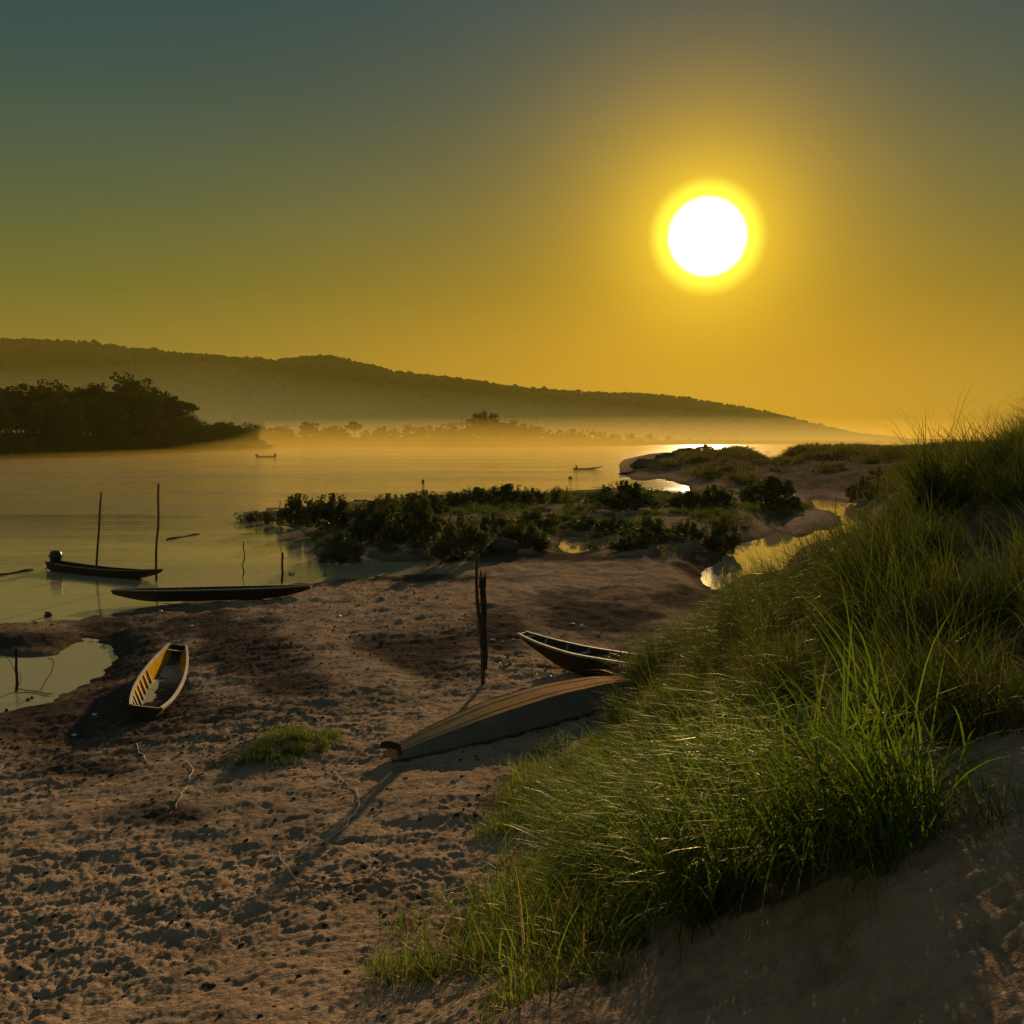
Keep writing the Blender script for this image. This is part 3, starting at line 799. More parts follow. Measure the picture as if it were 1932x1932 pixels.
far_tree(668, 793, 60, 'umbrella', "wide-crowned tree rising from the far shore beside the twin trees", 0.9)
far_tree(905, 779, 60, 'round', "tallest hazy tree of the far shore line", 1.1)
GH, LH = "waterside bushes of the far shore", "low hazy bush at the water edge of the far shore"
for px in range(515, 1045, 10):
    far_tree(px + random.uniform(-3, 3), 829 - random.uniform(0, 6), random.uniform(1, 8), 'shrub', LH, 2.2)
for o in sc.objects:
    if o.get('label') == LH: o['group'] = GH; o.name = 'shrub'; o['category'] = 'bush'
    if o.get('label') == LP: o['group'] = "twin trees on the far shore"

# hills behind
crest = [(-700, 690), (-300, 655), (0, 645), (100, 647), (180, 650), (250, 662), (330, 670), (430, 677), (520, 683), (620, 675), (700, 693), (760, 708), (860, 717), (960, 733), (1100, 743), (1200, 745), (1300, 755), (1400, 770), (1480, 787), (1550, 805), (1620, 820), (1720, 829), (2000, 830), (2700, 830)]
cpx, cpy = np.array(crest, float).T
hp = np.linspace(-700, 2700, 260)
hy = np.interp(hp, [-700, 0, 900, 1300, 1500, 1700, 2700], [2900, 3000, 3300, 4200, 5600, 6200, 6300])
hz = HC + (832 - np.interp(hp, cpx, cpy)) / F * hy
hx = (hp - CX) / F * hy
rows = []
N = 26
for k in range(N + 6):
    t = min(k / N, 1.0); back = max(0, k - N)
    s = t * t * (3 - 2 * t) * 0.6 + t * 0.4
    yy = hy * (0.70 + 0.30 * t) + back * 120
    xx = hx * (0.70 + 0.30 * t) * 1.0 + (hp - CX) / F * back * 120
    gul = 1 + 0.16 * fbm(hx / 420, hx * 0 + k * 0.12, 55, 3) * math.sin(math.pi * t)
    zz = (hz * s * gul) * (1 - 0.12 * back) - 2 * (1 - t)
    rows.append(list(zip(xx, yy, zz)))
hill = strip_land("hills", rows, plain_mat("forest_floor", (0.02, 0.024, 0.012), 0.95))
# tree cover of the hills: one mass of crowns, too far and too many to tell apart
ico_v, ico_f = [], []
import bmesh
bm = bmesh.new(); bmesh.ops.create_icosphere(bm, subdivisions=1, radius=1)
ico_v = np.array([v.co[:] for v in bm.verts]); ico_f = np.array([[v.index for v in f.verts] for f in bm.faces]); bm.free()
HV = np.array(rows)                                   # (rows, cols, 3)
nC = 9000
kk = np.concatenate([rng.uniform(0.5, N, nC), np.full(2200, float(N)) + rng.uniform(-0.8, 0.5, 2200)])
cc = rng.uniform(0, len(hp) - 1.001, len(kk))
k0, c0 = np.floor(kk).astype(int), np.floor(cc).astype(int); fk, fc = (kk - k0)[:, None], (cc - c0)[:, None]
P = (HV[k0, c0] * (1 - fk) * (1 - fc) + HV[k0 + 1, c0] * fk * (1 - fc) + HV[k0, c0 + 1] * (1 - fk) * fc + HV[k0 + 1, c0 + 1] * fk * fc)
S = rng.uniform(4, 8, len(P)) * np.where(rng.random(len(P)) < 0.05, 1.5, 1)
S = np.minimum(S, np.maximum(P[:, 2] * 0.25, 3))
jit = ico_v[None] * (1 + rng.normal(size=(len(P), len(ico_v), 1)) * 0.09) * np.stack([S, S, S * rng.uniform(0.75, 1.1, len(P))], 1)[:, None, :]
V = (jit + (P + np.stack([0 * S, 0 * S, S * 0.35], 1))[:, None, :]).reshape(-1, 3)
Fi = (ico_f[None] + (np.arange(len(P)) * len(ico_v))[:, None, None]).reshape(-1, 3)
tag(link("hill_forest", mesh_np("hill_forest", V, Fi, True), M['forest']), "hazy forest covering the long hill behind the river", "forest", kind='stuff')

# ------------------------------------------------------------------ grass
def blades(n, length, spread, tilt, curve, width, lean=0.0, seg=5, lvar=0.35, roots=None):
    """n curved blades; returns vertices and faces"""
    b = rng.normal(size=(n, 2)) * spread if roots is None else roots
    az_ = rng.uniform(0, 2 * np.pi, n)
    if lean: az_ = np.where(rng.random(n) < lean, np.pi + rng.normal(size=n) * 0.7, az_)      # combed towards -x
    L = length * rng.uniform(1 - lvar, 1 + lvar * 0.6, n)
    a0 = np.abs(rng.normal(size=n)) * tilt + 0.05
    cv = curve * rng.uniform(0.4, 1.5, n)
    w = width * rng.uniform(0.7, 1.3, n)
    tw = rng.normal(size=n) * 0.5
    dirx, diry = np.cos(az_), np.sin(az_)
    sx_, sy_ = -np.sin(az_ + tw), np.cos(az_ + tw)
    h = np.zeros(n); z = np.zeros(n); ang = a0.copy()
    V = []
    for s in range(seg + 1):
        t = s / seg
        ww = w * (1 - t) ** 0.6 * (0.75 + 0.5 * t) if s < seg else w * 0
        cx_, cy_ = b[:, 0] + dirx * h, b[:, 1] + diry * h
        V.append(np.stack([cx_ - sx_ * ww / 2, cy_ - sy_ * ww / 2, z], 1))
        if s < seg: V.append(np.stack([cx_ + sx_ * ww / 2, cy_ + sy_ * ww / 2, z], 1))
        h = h + np.sin(ang) * L / seg; z = z + np.cos(ang) * L / seg
        ang = np.minimum(ang + cv / seg * (0.4 + 1.2 * t), 2.7)
    V = np.stack(V, 1)                                # n, 2*seg+1, 3
    m = 2 * seg + 1
    f4 = np.array([(2 * s, 2 * s + 1, 2 * s + 3, 2 * s + 2) for s in range(seg - 1)])
    f3 = np.array([(2 * seg - 2, 2 * seg - 1, 2 * seg)])
    o = (np.arange(n) * m)[:, None, None]
    return V.reshape(-1, 3), (f4[None] + o).reshape(-1, 4), (f3[None] + o).reshape(-1, 3)

def blade_mesh(name, mat, *parts, smooth=True):
    """parts = list of (V, f4, f3, material index)"""
    Vs, F4, F3, m4, m3, b = [], [], [], [], [], 0
    for V, f4, f3, mi in parts:
        Vs.append(V); F4.append(f4 + b); F3.append(f3 + b); m4.append(np.full(len(f4), mi)); m3.append(np.full(len(f3), mi)); b += len(V)
    me = mesh_np(name, np.concatenate(Vs), [np.concatenate(F4), np.concatenate(F3)], smooth)
    for x in mat: me.materials.append(M[x])
    me.polygons.foreach_set('material_index', np.concatenate(m4 + m3).astype(np.int32))
    return me

def source(cname, meshes):
    col = bpy.data.collections.new(cname)             # library of shapes, not part of the scene itself
    for i, me in enumerate(meshes):
        col.objects.link(bpy.data.objects.new("%s_%02d" % (cname, i), me))
    return col

def scatter(name, pts, rot, scl, idx_, col, label, cat):
    me = bpy.data.meshes.new(name)
    me.vertices.add(len(pts)); me.vertices.foreach_set('co', np.asarray(pts, np.float32).ravel())
    for nm, ty, arr, key in (("rot", 'FLOAT_VECTOR', rot, 'vector'), ("scl", 'FLOAT_VECTOR', scl, 'vector'), ("pick", 'INT', idx_, 'value')):
        a = me.attributes.new(nm, ty, 'POINT'); a.data.foreach_set(key, np.asarray(arr, np.int32 if ty == 'INT' else np.float32).ravel())
    o = link(name, me)
    g = bpy.data.node_groups.new(name, 'GeometryNodeTree')
    g.interface.new_socket("Geometry", in_out='INPUT', socket_type='NodeSocketGeometry')
    g.interface.new_socket("Geometry", in_out='OUTPUT', socket_type='NodeSocketGeometry')
    t = NT(g)
    gi, go = t.n('NodeGroupInput'), t.n('NodeGroupOutput')
    ci = t.n('GeometryNodeCollectionInfo'); ci.inputs['Collection'].default_value = col; ci.inputs['Separate Children'].default_value = True; ci.inputs['Reset Children'].default_value = True
    ip = t.n('GeometryNodeInstanceOnPoints'); ip.inputs['Pick Instance'].default_value = True
    t.l(gi.outputs[0], ip.inputs['Points']); t.l(ci.outputs[0], ip.inputs['Instance'])
    for nm, ty, sock in (("rot", 'FLOAT_VECTOR', 'Rotation'), ("scl", 'FLOAT_VECTOR', 'Scale'), ("pick", 'INT', 'Instance Index')):
        na = t.n('GeometryNodeInputNamedAttribute', data_type=ty); na.inputs['Name'].default_value = nm
        t.l(na.outputs[0], ip.inputs[sock])
    t.l(ip.outputs[0], go.inputs[0])
    md = o.modifiers.new("scatter", 'NODES'); md.node_group = g
    return tag(o, label, cat, kind='stuff')

def sample(poly, dens, ymax=400, edge=0.0, box=None):
    """random ground spots inside an outline, about dens per square metre"""
    if box is None:
        pw = np.array([tuple(on_ground(min(max(p[0], -200), 2150), p[1]))[:2] for p in poly])
        box = (*(pw.min(0) - 1), *(pw.max(0) + 1))
    x0, y0, x1, y1 = box; y1 = min(y1, ymax)
    n = int((x1 - x0) * (y1 - y0) * dens)
    n = min(n, 260000)
    x, y = rng.uniform(x0, x1, n), rng.uniform(y0, y1, n)
    m = (y > 2) & (np.abs(x / np.maximum(y, 0.1)) < 0.62)
    x, y = x[m], y[m]
    zb = base_h(x, y)
    px, py = project(x, y, zb)
    m = in_poly(px + rng.normal(size=len(px)) * edge, py + rng.normal(size=len(px)) * edge * 0.6, poly) & (zb > 0.06)
    x, y = x[m], y[m]
    return np.stack([x, y, height(x, y) - 0.02], 1)

tall_col = source("tall_grass_clump", [
    blade_mesh("tall_grass_clump", ['grass', 'grass_dry'],
               (*blades(95, 0.9, 0.13, 0.42, 1.7, 0.0115, 0.6, 6), 0), (*blades(20, 0.85, 0.13, 0.6, 1.6, 0.008, 0.5), 1)) for _ in range(4)] + [
    blade_mesh("arching_grass_clump", ['grass', 'grass_dry'],
               (*blades(60, 1.15, 0.10, 0.36, 1.9, 0.010, 0.6, 7), 0), (*blades(7, 1.75, 0.06, 0.2, 2.1, 0.005, 0.6, 9), 0), (*blades(5, 1.1, 0.06, 0.3, 1.5, 0.005, 0.4), 1)) for _ in range(2)])
short_col = source("short_grass_clump", [
    blade_mesh("short_grass_clump", ['grass_fresh', 'grass_dry', 'grass'],
               (*blades(32, 0.32, 0.12, 0.5, 1.6, 0.008, 0.35, 5), 0), (*blades(14, 0.30, 0.12, 0.7, 1.2, 0.006, 0.2, 4), 1), (*blades(26, 0.28, 0.12, 0.5, 1.5, 0.008, 0.3, 5), 2)) for _ in range(4)])
def rs_arrays(n, smin, smax, spin=0.6, tiltv=0.12):
    rot = np.stack([rng.normal(size=n) * tiltv, rng.normal(size=n) * tiltv, rng.normal(size=n) * spin], 1)
    s = rng.uniform(smin, smax, n)
    return rot, np.stack([s, s, s * rng.uniform(0.85, 1.15, n)], 1)

P = sample(TALL, 15, 110, box=(0, 4, 66, 110))
far_keep = rng.random(len(P)) < np.clip(30 / P[:, 1], 0.3, 1)
P = P[far_keep]
rot, scl = rs_arrays(len(P), 0.6, 1.1)
pf = fbm(P[:, 0] * 0.55, P[:, 1] * 0.5, 61, 3)
patch = np.clip(0.76 + 0.9 * pf, 0.0, 1.3)
scl = scl * (patch * np.clip(0.75 + P[:, 1] / 90, 0.75, 1.3))[:, None]
ok_ = patch > 0.36
P, rot, scl = P[ok_], rot[ok_], scl[ok_]
rot[:, 2] += 1.2 * fbm(P[:, 0] * 0.3, P[:, 1] * 0.3, 62, 2)
scatter("bank_grass", P, rot, scl, rng.integers(0, 6, len(P)), tall_col, "thick tall dark green grass covering the high river bank", "grass")
print("TALL", len(P))
for nm, poly, dens, a, b, lab in [("slope_grass", MID, 26, 0.5, 1.1, "short green grass on the slope above the overturned boat"),
                                  ("bank_foot_grass", LOW, 24, 0.45, 1.4, "fresh green grass spilling down to the foot of the bank"),
                                  ("path_edge_grass", EDGE, 40, 0.3, 0.6, "low sunlit grass fringe at the bottom of the sandy slope"),
                                  ("path_grass", SPARSE, 24, 0.35, 0.9, "thin sunlit weeds on the sandy path beside the tall tuft")]:
    P = sample(poly, dens, 60, 26)
    P = P[fbm(P[:, 0] * 1.1, P[:, 1] * 1.1, 95, 2) > -0.25]
    rot, scl = rs_arrays(len(P), a, b)
    scatter(nm, P, rot, scl, rng.integers(0, 4, len(P)), short_col, lab, "grass")
    print(nm, len(P))
# the bright tussock beside the path and the grassy mound: things of their own
def tussock(name, poly, dens, parts_fn, label, cat, mats, smin=0.7, smax=1.2):
    P = sample(poly, dens, 60, 6)
    if len(P) < 5: P = np.array([tuple(on_ground(*q)) for q in poly])
    c = P.mean(0); parts = []
    for p in P:
        s = rng.uniform(smin, smax)
        for (V, f4, f3), mi in parts_fn():
            parts.append((V * s + (p - c), f4, f3, mi))
    o = link(name, blade_mesh(name, mats, *parts), loc=tuple(c))
    return tag(o, label, cat)
tussock("grass_tussock", TUFT, 10, lambda: [(blades(120, 0.95, 0.13, 0.5, 2.1, 0.0125, 0.55, 8, 0.45), 0), (blades(30, 0.5, 0.16, 0.6, 1.6, 0.012, 0.3, 6), 0), (blades(9, 0.85, 0.12, 0.6, 1.9, 0.009, 0.5, 7), 1)],
        "big bright green grass tussock with drooping blades beside the sandy path", "grass", ['grass_fresh', 'grass_dry'], 0.7, 1.1)
up = [(1560, 1600), (1600, 1560), (1660, 1580), (1690, 1610), (1610, 1630)]
tussock("upright_grass", up, 26, lambda: [(blades(7, 0.78, 0.12, 0.22, 0.4, 0.011, 0.1, 6), 0)], "stiff upright grass stems rising beside the drooping tussock", "grass", ['grass_fresh'])
tussock("grass_mound", MOUNDP, 80, lambda: [(blades(20, 0.17, 0.07, 0.7, 1.3, 0.008, 0.4, 4), 0), (blades(20, 0.18, 0.07, 0.6, 1.2, 0.008, 0.4, 4), 1), (blades(7, 0.15, 0.08, 0.8, 1.2, 0.006, 0.3, 4), 2)], "small rounded mound of short grass alone on the open sand", "grass", ['grass_fresh', 'grass', 'grass_dry'], 0.7, 1.1)

# scrub on the spit and headland
def scrub_mesh(seed):
    rs = np.random.default_rng(seed)
    cs = [(rs.normal() * 0.35, rs.normal() * 0.35, abs(rs.normal()) * 0.22 + 0.1) for _ in range(14)]
    V, Fq = clumps(cs, [rs.uniform(0.1, 0.22) for _ in cs], 30, 0.085)
    bl = blades(50, 0.7, 0.35, 0.25, 0.6, 0.02, 0, 4)
    return blade_mesh("scrub_clump", ['scrub', 'grass'], (V, Fq, np.zeros((0, 3), int), 0), (*bl, 1), smooth=False)
scrub_col = source("scrub_clump", [scrub_mesh(i) for i in range(4)])
head_src = [scrub_mesh(i + 10) for i in range(4)]
for m_ in head_src: m_.materials.clear(); m_.materials.append(M['heath']); m_.materials.append(M['grass_dry'])
head_col = source("heath_clump", head_src)
P = sample(SPIT, 0.9, 150, 3); P = P[fbm(P[:, 0] * 0.16, P[:, 1] * 0.12, 83, 3) > -0.05]
rot, scl = rs_arrays(len(P), 0.35, 1.0, 3); scatter("spit_scrub", P, rot, scl, rng.integers(0, 4, len(P)), scrub_col, "low scrub and weeds covering the flat spit between the bushes", "scrub")
print("spit", len(P))
P = sample(HEADL, 0.16, 400, 3, (-5, 95, 260, 400)); P = P[(P[:, 1] < 400) & (fbm(P[:, 0] * 0.07, P[:, 1] * 0.04, 85, 3) > 0.02)]
rot, scl = rs_arrays(len(P), 0.7, 3.6, 3); scl[:, 2] *= 0.8; scatter("headland_scrub", P, rot, scl, rng.integers(0, 4, len(P)), head_col, "brown-green scrub covering the low headland beyond the pools", "scrub")
print("head", len(P))

# ------------------------------------------------------------------ stones and clods
def stone_mesh(seed, n=1):
    rs = np.random.default_rng(seed)
    b = bmesh.new(); bmesh.ops.create_icosphere(b, subdivisions=n, radius=1)
    for v in b.verts: v.co *= 1 + rs.normal() * 0.13
    me = bpy.data.meshes.new("stone"); b.to_mesh(me); b.free()
    if n > 1: me.polygons.foreach_set('use_smooth', [True] * len(me.polygons))
    return me
clod_src = [stone_mesh(i) for i in range(4)]
for m_ in clod_src: m_.materials.append(M['clod'])
clod_col = source("mud_clod", clod_src)
SHORE = [(0, 1345), (90, 1322), (190, 1285), (226, 1240), (205, 1210), (120, 1190), (0, 1190), (0, 1172), (260, 1140), (600, 1110), (860, 1080), (900, 1200), (640, 1290), (480, 1420), (0, 1460)]
P = np.concatenate([sample(SHORE, 16, 60, 8), sample([(0, 1420), (900, 1250), (1150, 1150), (1150, 1280), (850, 1600), (850, 1932), (0, 1932)], 9, 60, 8)])
rot, scl = rs_arrays(len(P), 0.012, 0.05, 3, 1.0); scl[:, 2] *= 0.7
scatter("beach_clods", P, rot, scl, rng.integers(0, 4, len(P)), clod_col, "scattered dark mud clods and pebbles on the trampled sand", "pebbles")

def twig_mesh(seed):
    rs = np.random.default_rng(seed); a = rs.normal(size=3) * 0.12; a[0] = 0
    me = MB().tube([(-0.5, 0, 0.06), (0, a[1], 0.1), (0.5, a[2] - a[1], 0.06)], [0.03, 0.035, 0.018], 4).mesh("twig"); me.materials.append(M['twig']); return me
twig_col = source("twig", [twig_mesh(i) for i in range(4)])
P = sample([(0, 1360), (600, 1130), (1250, 1080), (1150, 1280), (870, 1480), (860, 1700), (700, 1932), (0, 1932)], 2.6, 60, 8)
P[:, 2] += 0.02
rot, scl = rs_arrays(len(P), 0.07, 0.26, 3, 0.15); scl[:, 1:] = np.clip(scl[:, 1:], 0.12, 0.2)
scatter("beach_twigs", P, rot, scl, rng.integers(0, 4, len(P)), twig_col, "scattered straw and broken twigs on the trampled sand", "twigs")

def rock(name, px, py, wpx, hpx, label, seed, z=None, cat="rock", group=None, deep=1.0):
    p = on_ground(px, py) if z is None else at(px, py, z)
    w, h = wpx / 2 / F * p.y, hpx / F * p.y
    o = link(name, stone_mesh(seed, 3), M['rock'], loc=(p.x, p.y + w * deep * 0.3, p.z + h * 0.25), scale=(w, w * deep, h * 0.75))
    return tag(o, label, cat, group)
rock("rock", 90, 1164, 13, 10, "dark rounded rock sitting in the shallows off the beach", 3, 0.0)
rock("boulder", 1222, 884, 60, 17, "smooth sloping boulder at the tip of the headland", 5)
rock("boulder", 1262, 868, 46, 13, "long low boulder behind the tip of the headland", 6)
rock("boulder", 1259, 866, 8, 13, "small upright pointed rock on the headland boulders", 8)
rock("boulder", 1300, 858, 60, 12, "broad rounded boulder on the headland crest against the sunlit river", 9)
rock("boulder", 1195, 896, 52, 6, "flat rock slab lying in the water off the headland", 11, 0.0)
rock("boulder", 950, 1042, 60, 24, "pale domed sandy rock beside the rounded green bush", 12)
rock("boulder", 1640, 928, 44, 14, "pale rounded rock on the slope above the pale pool", 13)
GD = "dark stones breaking the surface of the beach pond"
for px, py, s in [(188, 1284, 5), (196, 1281, 5), (176, 1296, 4), (52, 1322, 5), (60, 1318, 4), (12, 1342, 5)]:
    rock("stone", px, py, s + 2, s, "small dark stone at the water edge of the beach pond", int(px), 0.0, "stone", GD)

# ------------------------------------------------------------------ boats
def lerp_pts(ts, t): return float(np.interp(t, [a for a, _ in ts], [b for _, b in ts]))
def boat_parts(parent, L, half, chine, sheer, keel, mats, n=28, th=0.022, ribs=(), thwarts=(), rail=0.045, ends=(True, True), inner=None, rubbing=False, water=None, planks=1):
    """flat-bottomed plank boat along x from 0 to L; half/chine/sheer/keel are profiles over 0..1"""
    inner = inner or mats[0]
    T = np.linspace(0, 1, n)
    f = lambda prof, t: lerp_pts(prof, t)
    def smooth_prof(prof):
        ts = np.linspace(0, 1, 200); v = np.interp(ts, [a for a, _ in prof], [b for _, b in prof])
        k = np.hanning(47)[1:-1]; k /= k.sum(); v2 = np.convolve(np.pad(v, 22, 'edge'), k, 'valid')
        w = np.minimum(1, np.minimum(ts, 1 - ts) / 0.06); return list(zip(ts, v * (1 - w) + v2 * w))
    half, chine, sheer, keel = map(smooth_prof, (half, chine, sheer, keel))
    X = lambda t, zrel: t * L
    def side(s):
        mb = MB(); rings = []
        for t in T:
            a, b, zt, zb = f(half, t), f(chine, t), f(sheer, t), f(keel, t)
            x = t * L
            rings.append([(x, s * a, zt), (x, s * b, zb), (x, s * (b - th), zb + th), (x, s * (a - th), zt)])
        mb.loft(rings); return mb
    for s in (1, -1): side(s).build("side_plank", mats[0] if inner is mats[0] else inner, parent)
    for q in range(planks):
        mb = MB(); rings = []; u0, u1 = -1 + 2 * q / planks, -1 + 2 * (q + 1) / planks
        gap = 0.007 if planks > 1 else 0.0; dz = 0.004 + (0.005 * (q % 2) if planks > 1 else 0)
        for t in T:
            b, zb = f(chine, t) - 0.004, f(keel, t); x = t * L
            rings.append([(x, b * u1 - gap, zb + dz), (x, b * u0 + gap, zb + dz), (x, b * u0 + gap, zb + th), (x, b * u1 - gap, zb + th)])
        mb.loft(rings).build("bottom" if planks == 1 else "bottom_plank", mats[1], parent)
    for s in (1, -1):
        mb = MB(); rings = []
        for t in T:
            a, zt = f(half, t), f(sheer, t); x = t * L
            rings.append([(x, s * (a + 0.018), zt + 0.018), (x, s * (a + 0.018), zt - 0.03), (x, s * (a - rail), zt - 0.012), (x, s * (a - rail), zt + 0.018)])
        mb.loft(rings).build("gunwale", mats[2], parent)
        if rubbing:
            mb = MB(); rings = []
            for t in T:
                q = 0.55; a = f(half, t) * q + f(chine, t) * (1 - q); z = f(sheer, t) * q + f(keel, t) * (1 - q); x = t * L
                rings.append([(x, s * (a + 0.025), z + 0.02), (x, s * (a + 0.025), z - 0.02), (x, s * (a - 0.01), z - 0.02), (x, s * (a - 0.01), z + 0.02)])
            mb.loft(rings).build("rubbing_strake", mats[2], parent)
    for e, t, sg in ((ends[0], 0.0, 1), (ends[1], 1.0, -1)):
        if not e: continue
        a, b, zt, zb = f(half, t), f(chine, t), f(sheer, t), f(keel, t); x0 = t * L - sg * 0.004; x1 = x0 + sg * 0.03
        MB().loft([[(x0, a, zt - 0.006), (x0, b, zb), (x0, -b, zb), (x0, -a, zt - 0.006)], [(x1, a, zt - 0.006), (x1, b, zb), (x1, -b, zb), (x1, -a, zt - 0.006)]]).build("transom", mats[1], parent)
    for t in ribs:
        a, b, zt, zb = f(half, t) - th - 0.002, f(chine, t) - th - 0.002, f(sheer, t) - 0.02, f(keel, t) + th; x = t * L; w, d = 0.022, 0.04
        path = [((a, zt), (a - d, zt)), ((b, zb), (b - d, zb + d)), ((-b, zb), (-b + d, zb + d)), ((-a, zt), (-a + d, zt))]
        MB().loft([[(x - w, o[0], o[1]), (x + w, o[0], o[1]), (x + w, i[0], i[1]), (x - w, i[0], i[1])] for o, i in path]).build("rib", mats[2], parent)
    for t, h, wd in thwarts:
        a, b, zt, zb = f(half, t), f(chine, t), f(sheer, t), f(keel, t)
        y_ = b + (a - b) * h - th - 0.002; z = zb + (zt - zb) * h
        MB().box((t * L, 0, z), (wd, 2 * y_, 0.025)).build("thwart", mats[2], parent)
    if water:
        t0, t1, hh = water; Vt, Ft = [], []
        ts = np.linspace(t0, t1, 14); zw = f(keel, (t0 + t1) / 2) + hh
        for t in ts:
            b = f(chine, t) + (f(half, t) - f(chine, t)) * min(1, max(0, (zw - f(keel, t)) / (f(sheer, t) - f(keel, t)))) - th - 0.004
            Vt += [(t * L, b, zw), (t * L, -b, zw)]
        for i in range(13): Ft.append((2 * i, 2 * i + 1, 2 * i + 3, 2 * i + 2))
        MB().add(Vt, Ft).build("bilge_water", M['pool'], parent)

def place(o, A, B, pitch=True):
    """put a boat's x axis from A to B (world points of its bottom ends)"""
    d = B - A
    o.location = A
    o.rotation_euler = (0, -math.atan2(d.z, math.hypot(d.x, d.y)) if pitch else 0, math.atan2(d.y, d.x))
    return d.length

# open boat with yellow inside, on the mud beside the pond
A = at(269, 1378, 0.29); B = at(331, 1248, 0.37)
o = thing("open_boat", "narrow open plank boat with yellow inside and ribs beside the pond", "boat", A)
L = place(o, A, B)
o.rotation_euler.x = R(9)
boat_parts(o, L, [(0, 0.30), (0.12, 0.40), (0.3, 0.47), (0.5, 0.48), (0.7, 0.43), (0.88, 0.33), (1, 0.22)], [(0, 0.16), (0.15, 0.24), (0.4, 0.31), (0.6, 0.31), (0.85, 0.2), (1, 0.12)],
           [(0, 0.48), (0.15, 0.41), (0.4, 0.37), (0.6, 0.36), (0.85, 0.37), (1, 0.44)], [(0, 0.16), (0.1, 0.08), (0.25, 0.0), (0.75, 0.0), (0.92, 0.06), (1, 0.16)],
           (M['yellow_wood'], M['dark_wood'], M['pale_wood']), ribs=[0.1, 0.17, 0.25, 0.33, 0.41, 0.49, 0.57], thwarts=[(0.055, 0.75, 0.09), (0.945, 0.8, 0.07)], water=(0.13, 0.62, 0.07))  # dark wood on the transoms: shade of the near end put into the colour
MB().box((0.76 * L, 0, 0.07), (0.2 * L, 0.34, 0.02)).build("floorboard", M['grey_paint'], o)

# moored boat with an outboard motor
A = at(98, 1078, -0.06); B = at(303, 1099, -0.06)
o = thing("motor_boat", "dark wooden boat afloat with an outboard motor on its stern", "boat", A)
L = place(o, A, B, False)
boat_parts(o, L, [(0, 0.34), (0.2, 0.46), (0.5, 0.48), (0.8, 0.36), (1, 0.14)], [(0, 0.25), (0.3, 0.34), (0.6, 0.33), (0.85, 0.18), (1, 0.05)],
           [(0, 0.48), (0.2, 0.40), (0.5, 0.36), (0.8, 0.42), (1, 0.56)], [(0, 0.16), (0.06, 0.0), (0.75, 0.0), (0.9, 0.2), (1, 0.44)],
           (M['dark_wood'], M['dark_wood'], M['dark_wood']), ribs=[0.15, 0.27, 0.39, 0.51, 0.63, 0.75], thwarts=[(0.2, 0.7, 0.16), (0.6, 0.75, 0.14)])
mo = link("outboard_motor", MB().loft([[(0.16 + 0.02 * L + r * 0.31 * math.cos(a), r * 0.24 * math.sin(a), z) for a in np.linspace(0, 2 * math.pi, 14)[:-1]] for z, r in ((0.46, 0.6), (0.55, 0.95), (0.74, 1.05), (0.88, 1.0), (0.97, 0.7), (1.0, 0.3))]).mesh("outboard_motor", True), M['motor'], o)
MB().loft([[(0.16 + 0.02 * L + r * 0.43 * math.cos(a), r * 0.3 * math.sin(a), z) for a in np.linspace(0, 2 * math.pi, 14)[:-1]] for z, r in ((0.70, 0.9), (0.72, 1.0), (0.75, 1.0), (0.77, 0.9))]).build("air_cover", M['motor'], mo)
MB().tube([(0.14, 0, 0.55), (-0.05, 0, 0.42), (-0.55, 0, 0.02)], [0.04, 0.03, 0.025], 8).build("drive_shaft", M['steel'], mo)
MB().tube([(0.3, 0, 0.6), (0.75, 0.05, 0.62)], [0.018, 0.015], 6).build("tiller", M['steel'], mo)
MB().box((0.12, 0, 0.44), (0.18, 0.26, 0.18)).build("mounting_bracket", M['steel'], mo)

# long boat drawn up at the water's edge
A = at(214, 1136, 0.04); B = at(588, 1126, 0.36)
o = thing("long_boat", "long dark plank boat drawn up sideways at the river edge", "boat", A)
L = place(o, A, B)
boat_parts(o, L, [(0, 0.12), (0.2, 0.4), (0.5, 0.5), (0.8, 0.42), (1, 0.18)], [(0, 0.05), (0.2, 0.26), (0.5, 0.36), (0.8, 0.28), (1, 0.08)],
           [(0, 0.47), (0.25, 0.42), (0.6, 0.40), (0.85, 0.40), (1, 0.44)], [(0, 0.30), (0.1, 0.12), (0.2, 0.0), (0.8, 0.0), (0.92, 0.12), (1, 0.3)],
           (M['dark_wood'], M['dark_wood'], M['brown_side']), ribs=[0.2, 0.32, 0.44, 0.56, 0.68, 0.8], thwarts=[(0.3, 0.8, 0.15), (0.7, 0.8, 0.15)])

# overturned boat half under the bank grass
A = on_ground(738, 1437) + Vector((0, 0, 0.02)); B = on_ground(1190, 1308) + Vector((0, 0, 0.0))
o = thing("overturned_boat", "long upturned boat with sunlit orange bottom lying below the grassy bank", "boat", A)
d = B - A; L = d.length
o.location = A + Vector((0, 0, 0.10))
Mx = Matrix((d.normalized(), Vector((0, 0, 1)).cross(d.normalized()).normalized(), d.normalized().cross(Vector((0, 0, 1)).cross(d.normalized()).normalized()))).transposed()
o.rotation_euler = (Mx @ Matrix.Rotation(math.pi + R(3), 3, 'X')).to_euler()
boat_parts(o, L, [(0, 0.16), (0.15, 0.30), (0.4, 0.44), (0.7, 0.44), (1, 0.30)], [(0, 0.11), (0.15, 0.22), (0.4, 0.33), (0.7, 0.33), (1, 0.24)],
           [(0, 0.06), (0.3, 0.05), (0.7, 0.05), (1, 0.06)], [(0, -0.06), (0.15, -0.20), (0.35, -0.34), (0.6, -0.40), (0.85, -0.34), (1, -0.2)],
           (M['brown_side'], M['orange_wood'], M['old_wood']), ribs=[0.3, 0.5, 0.7], planks=4)
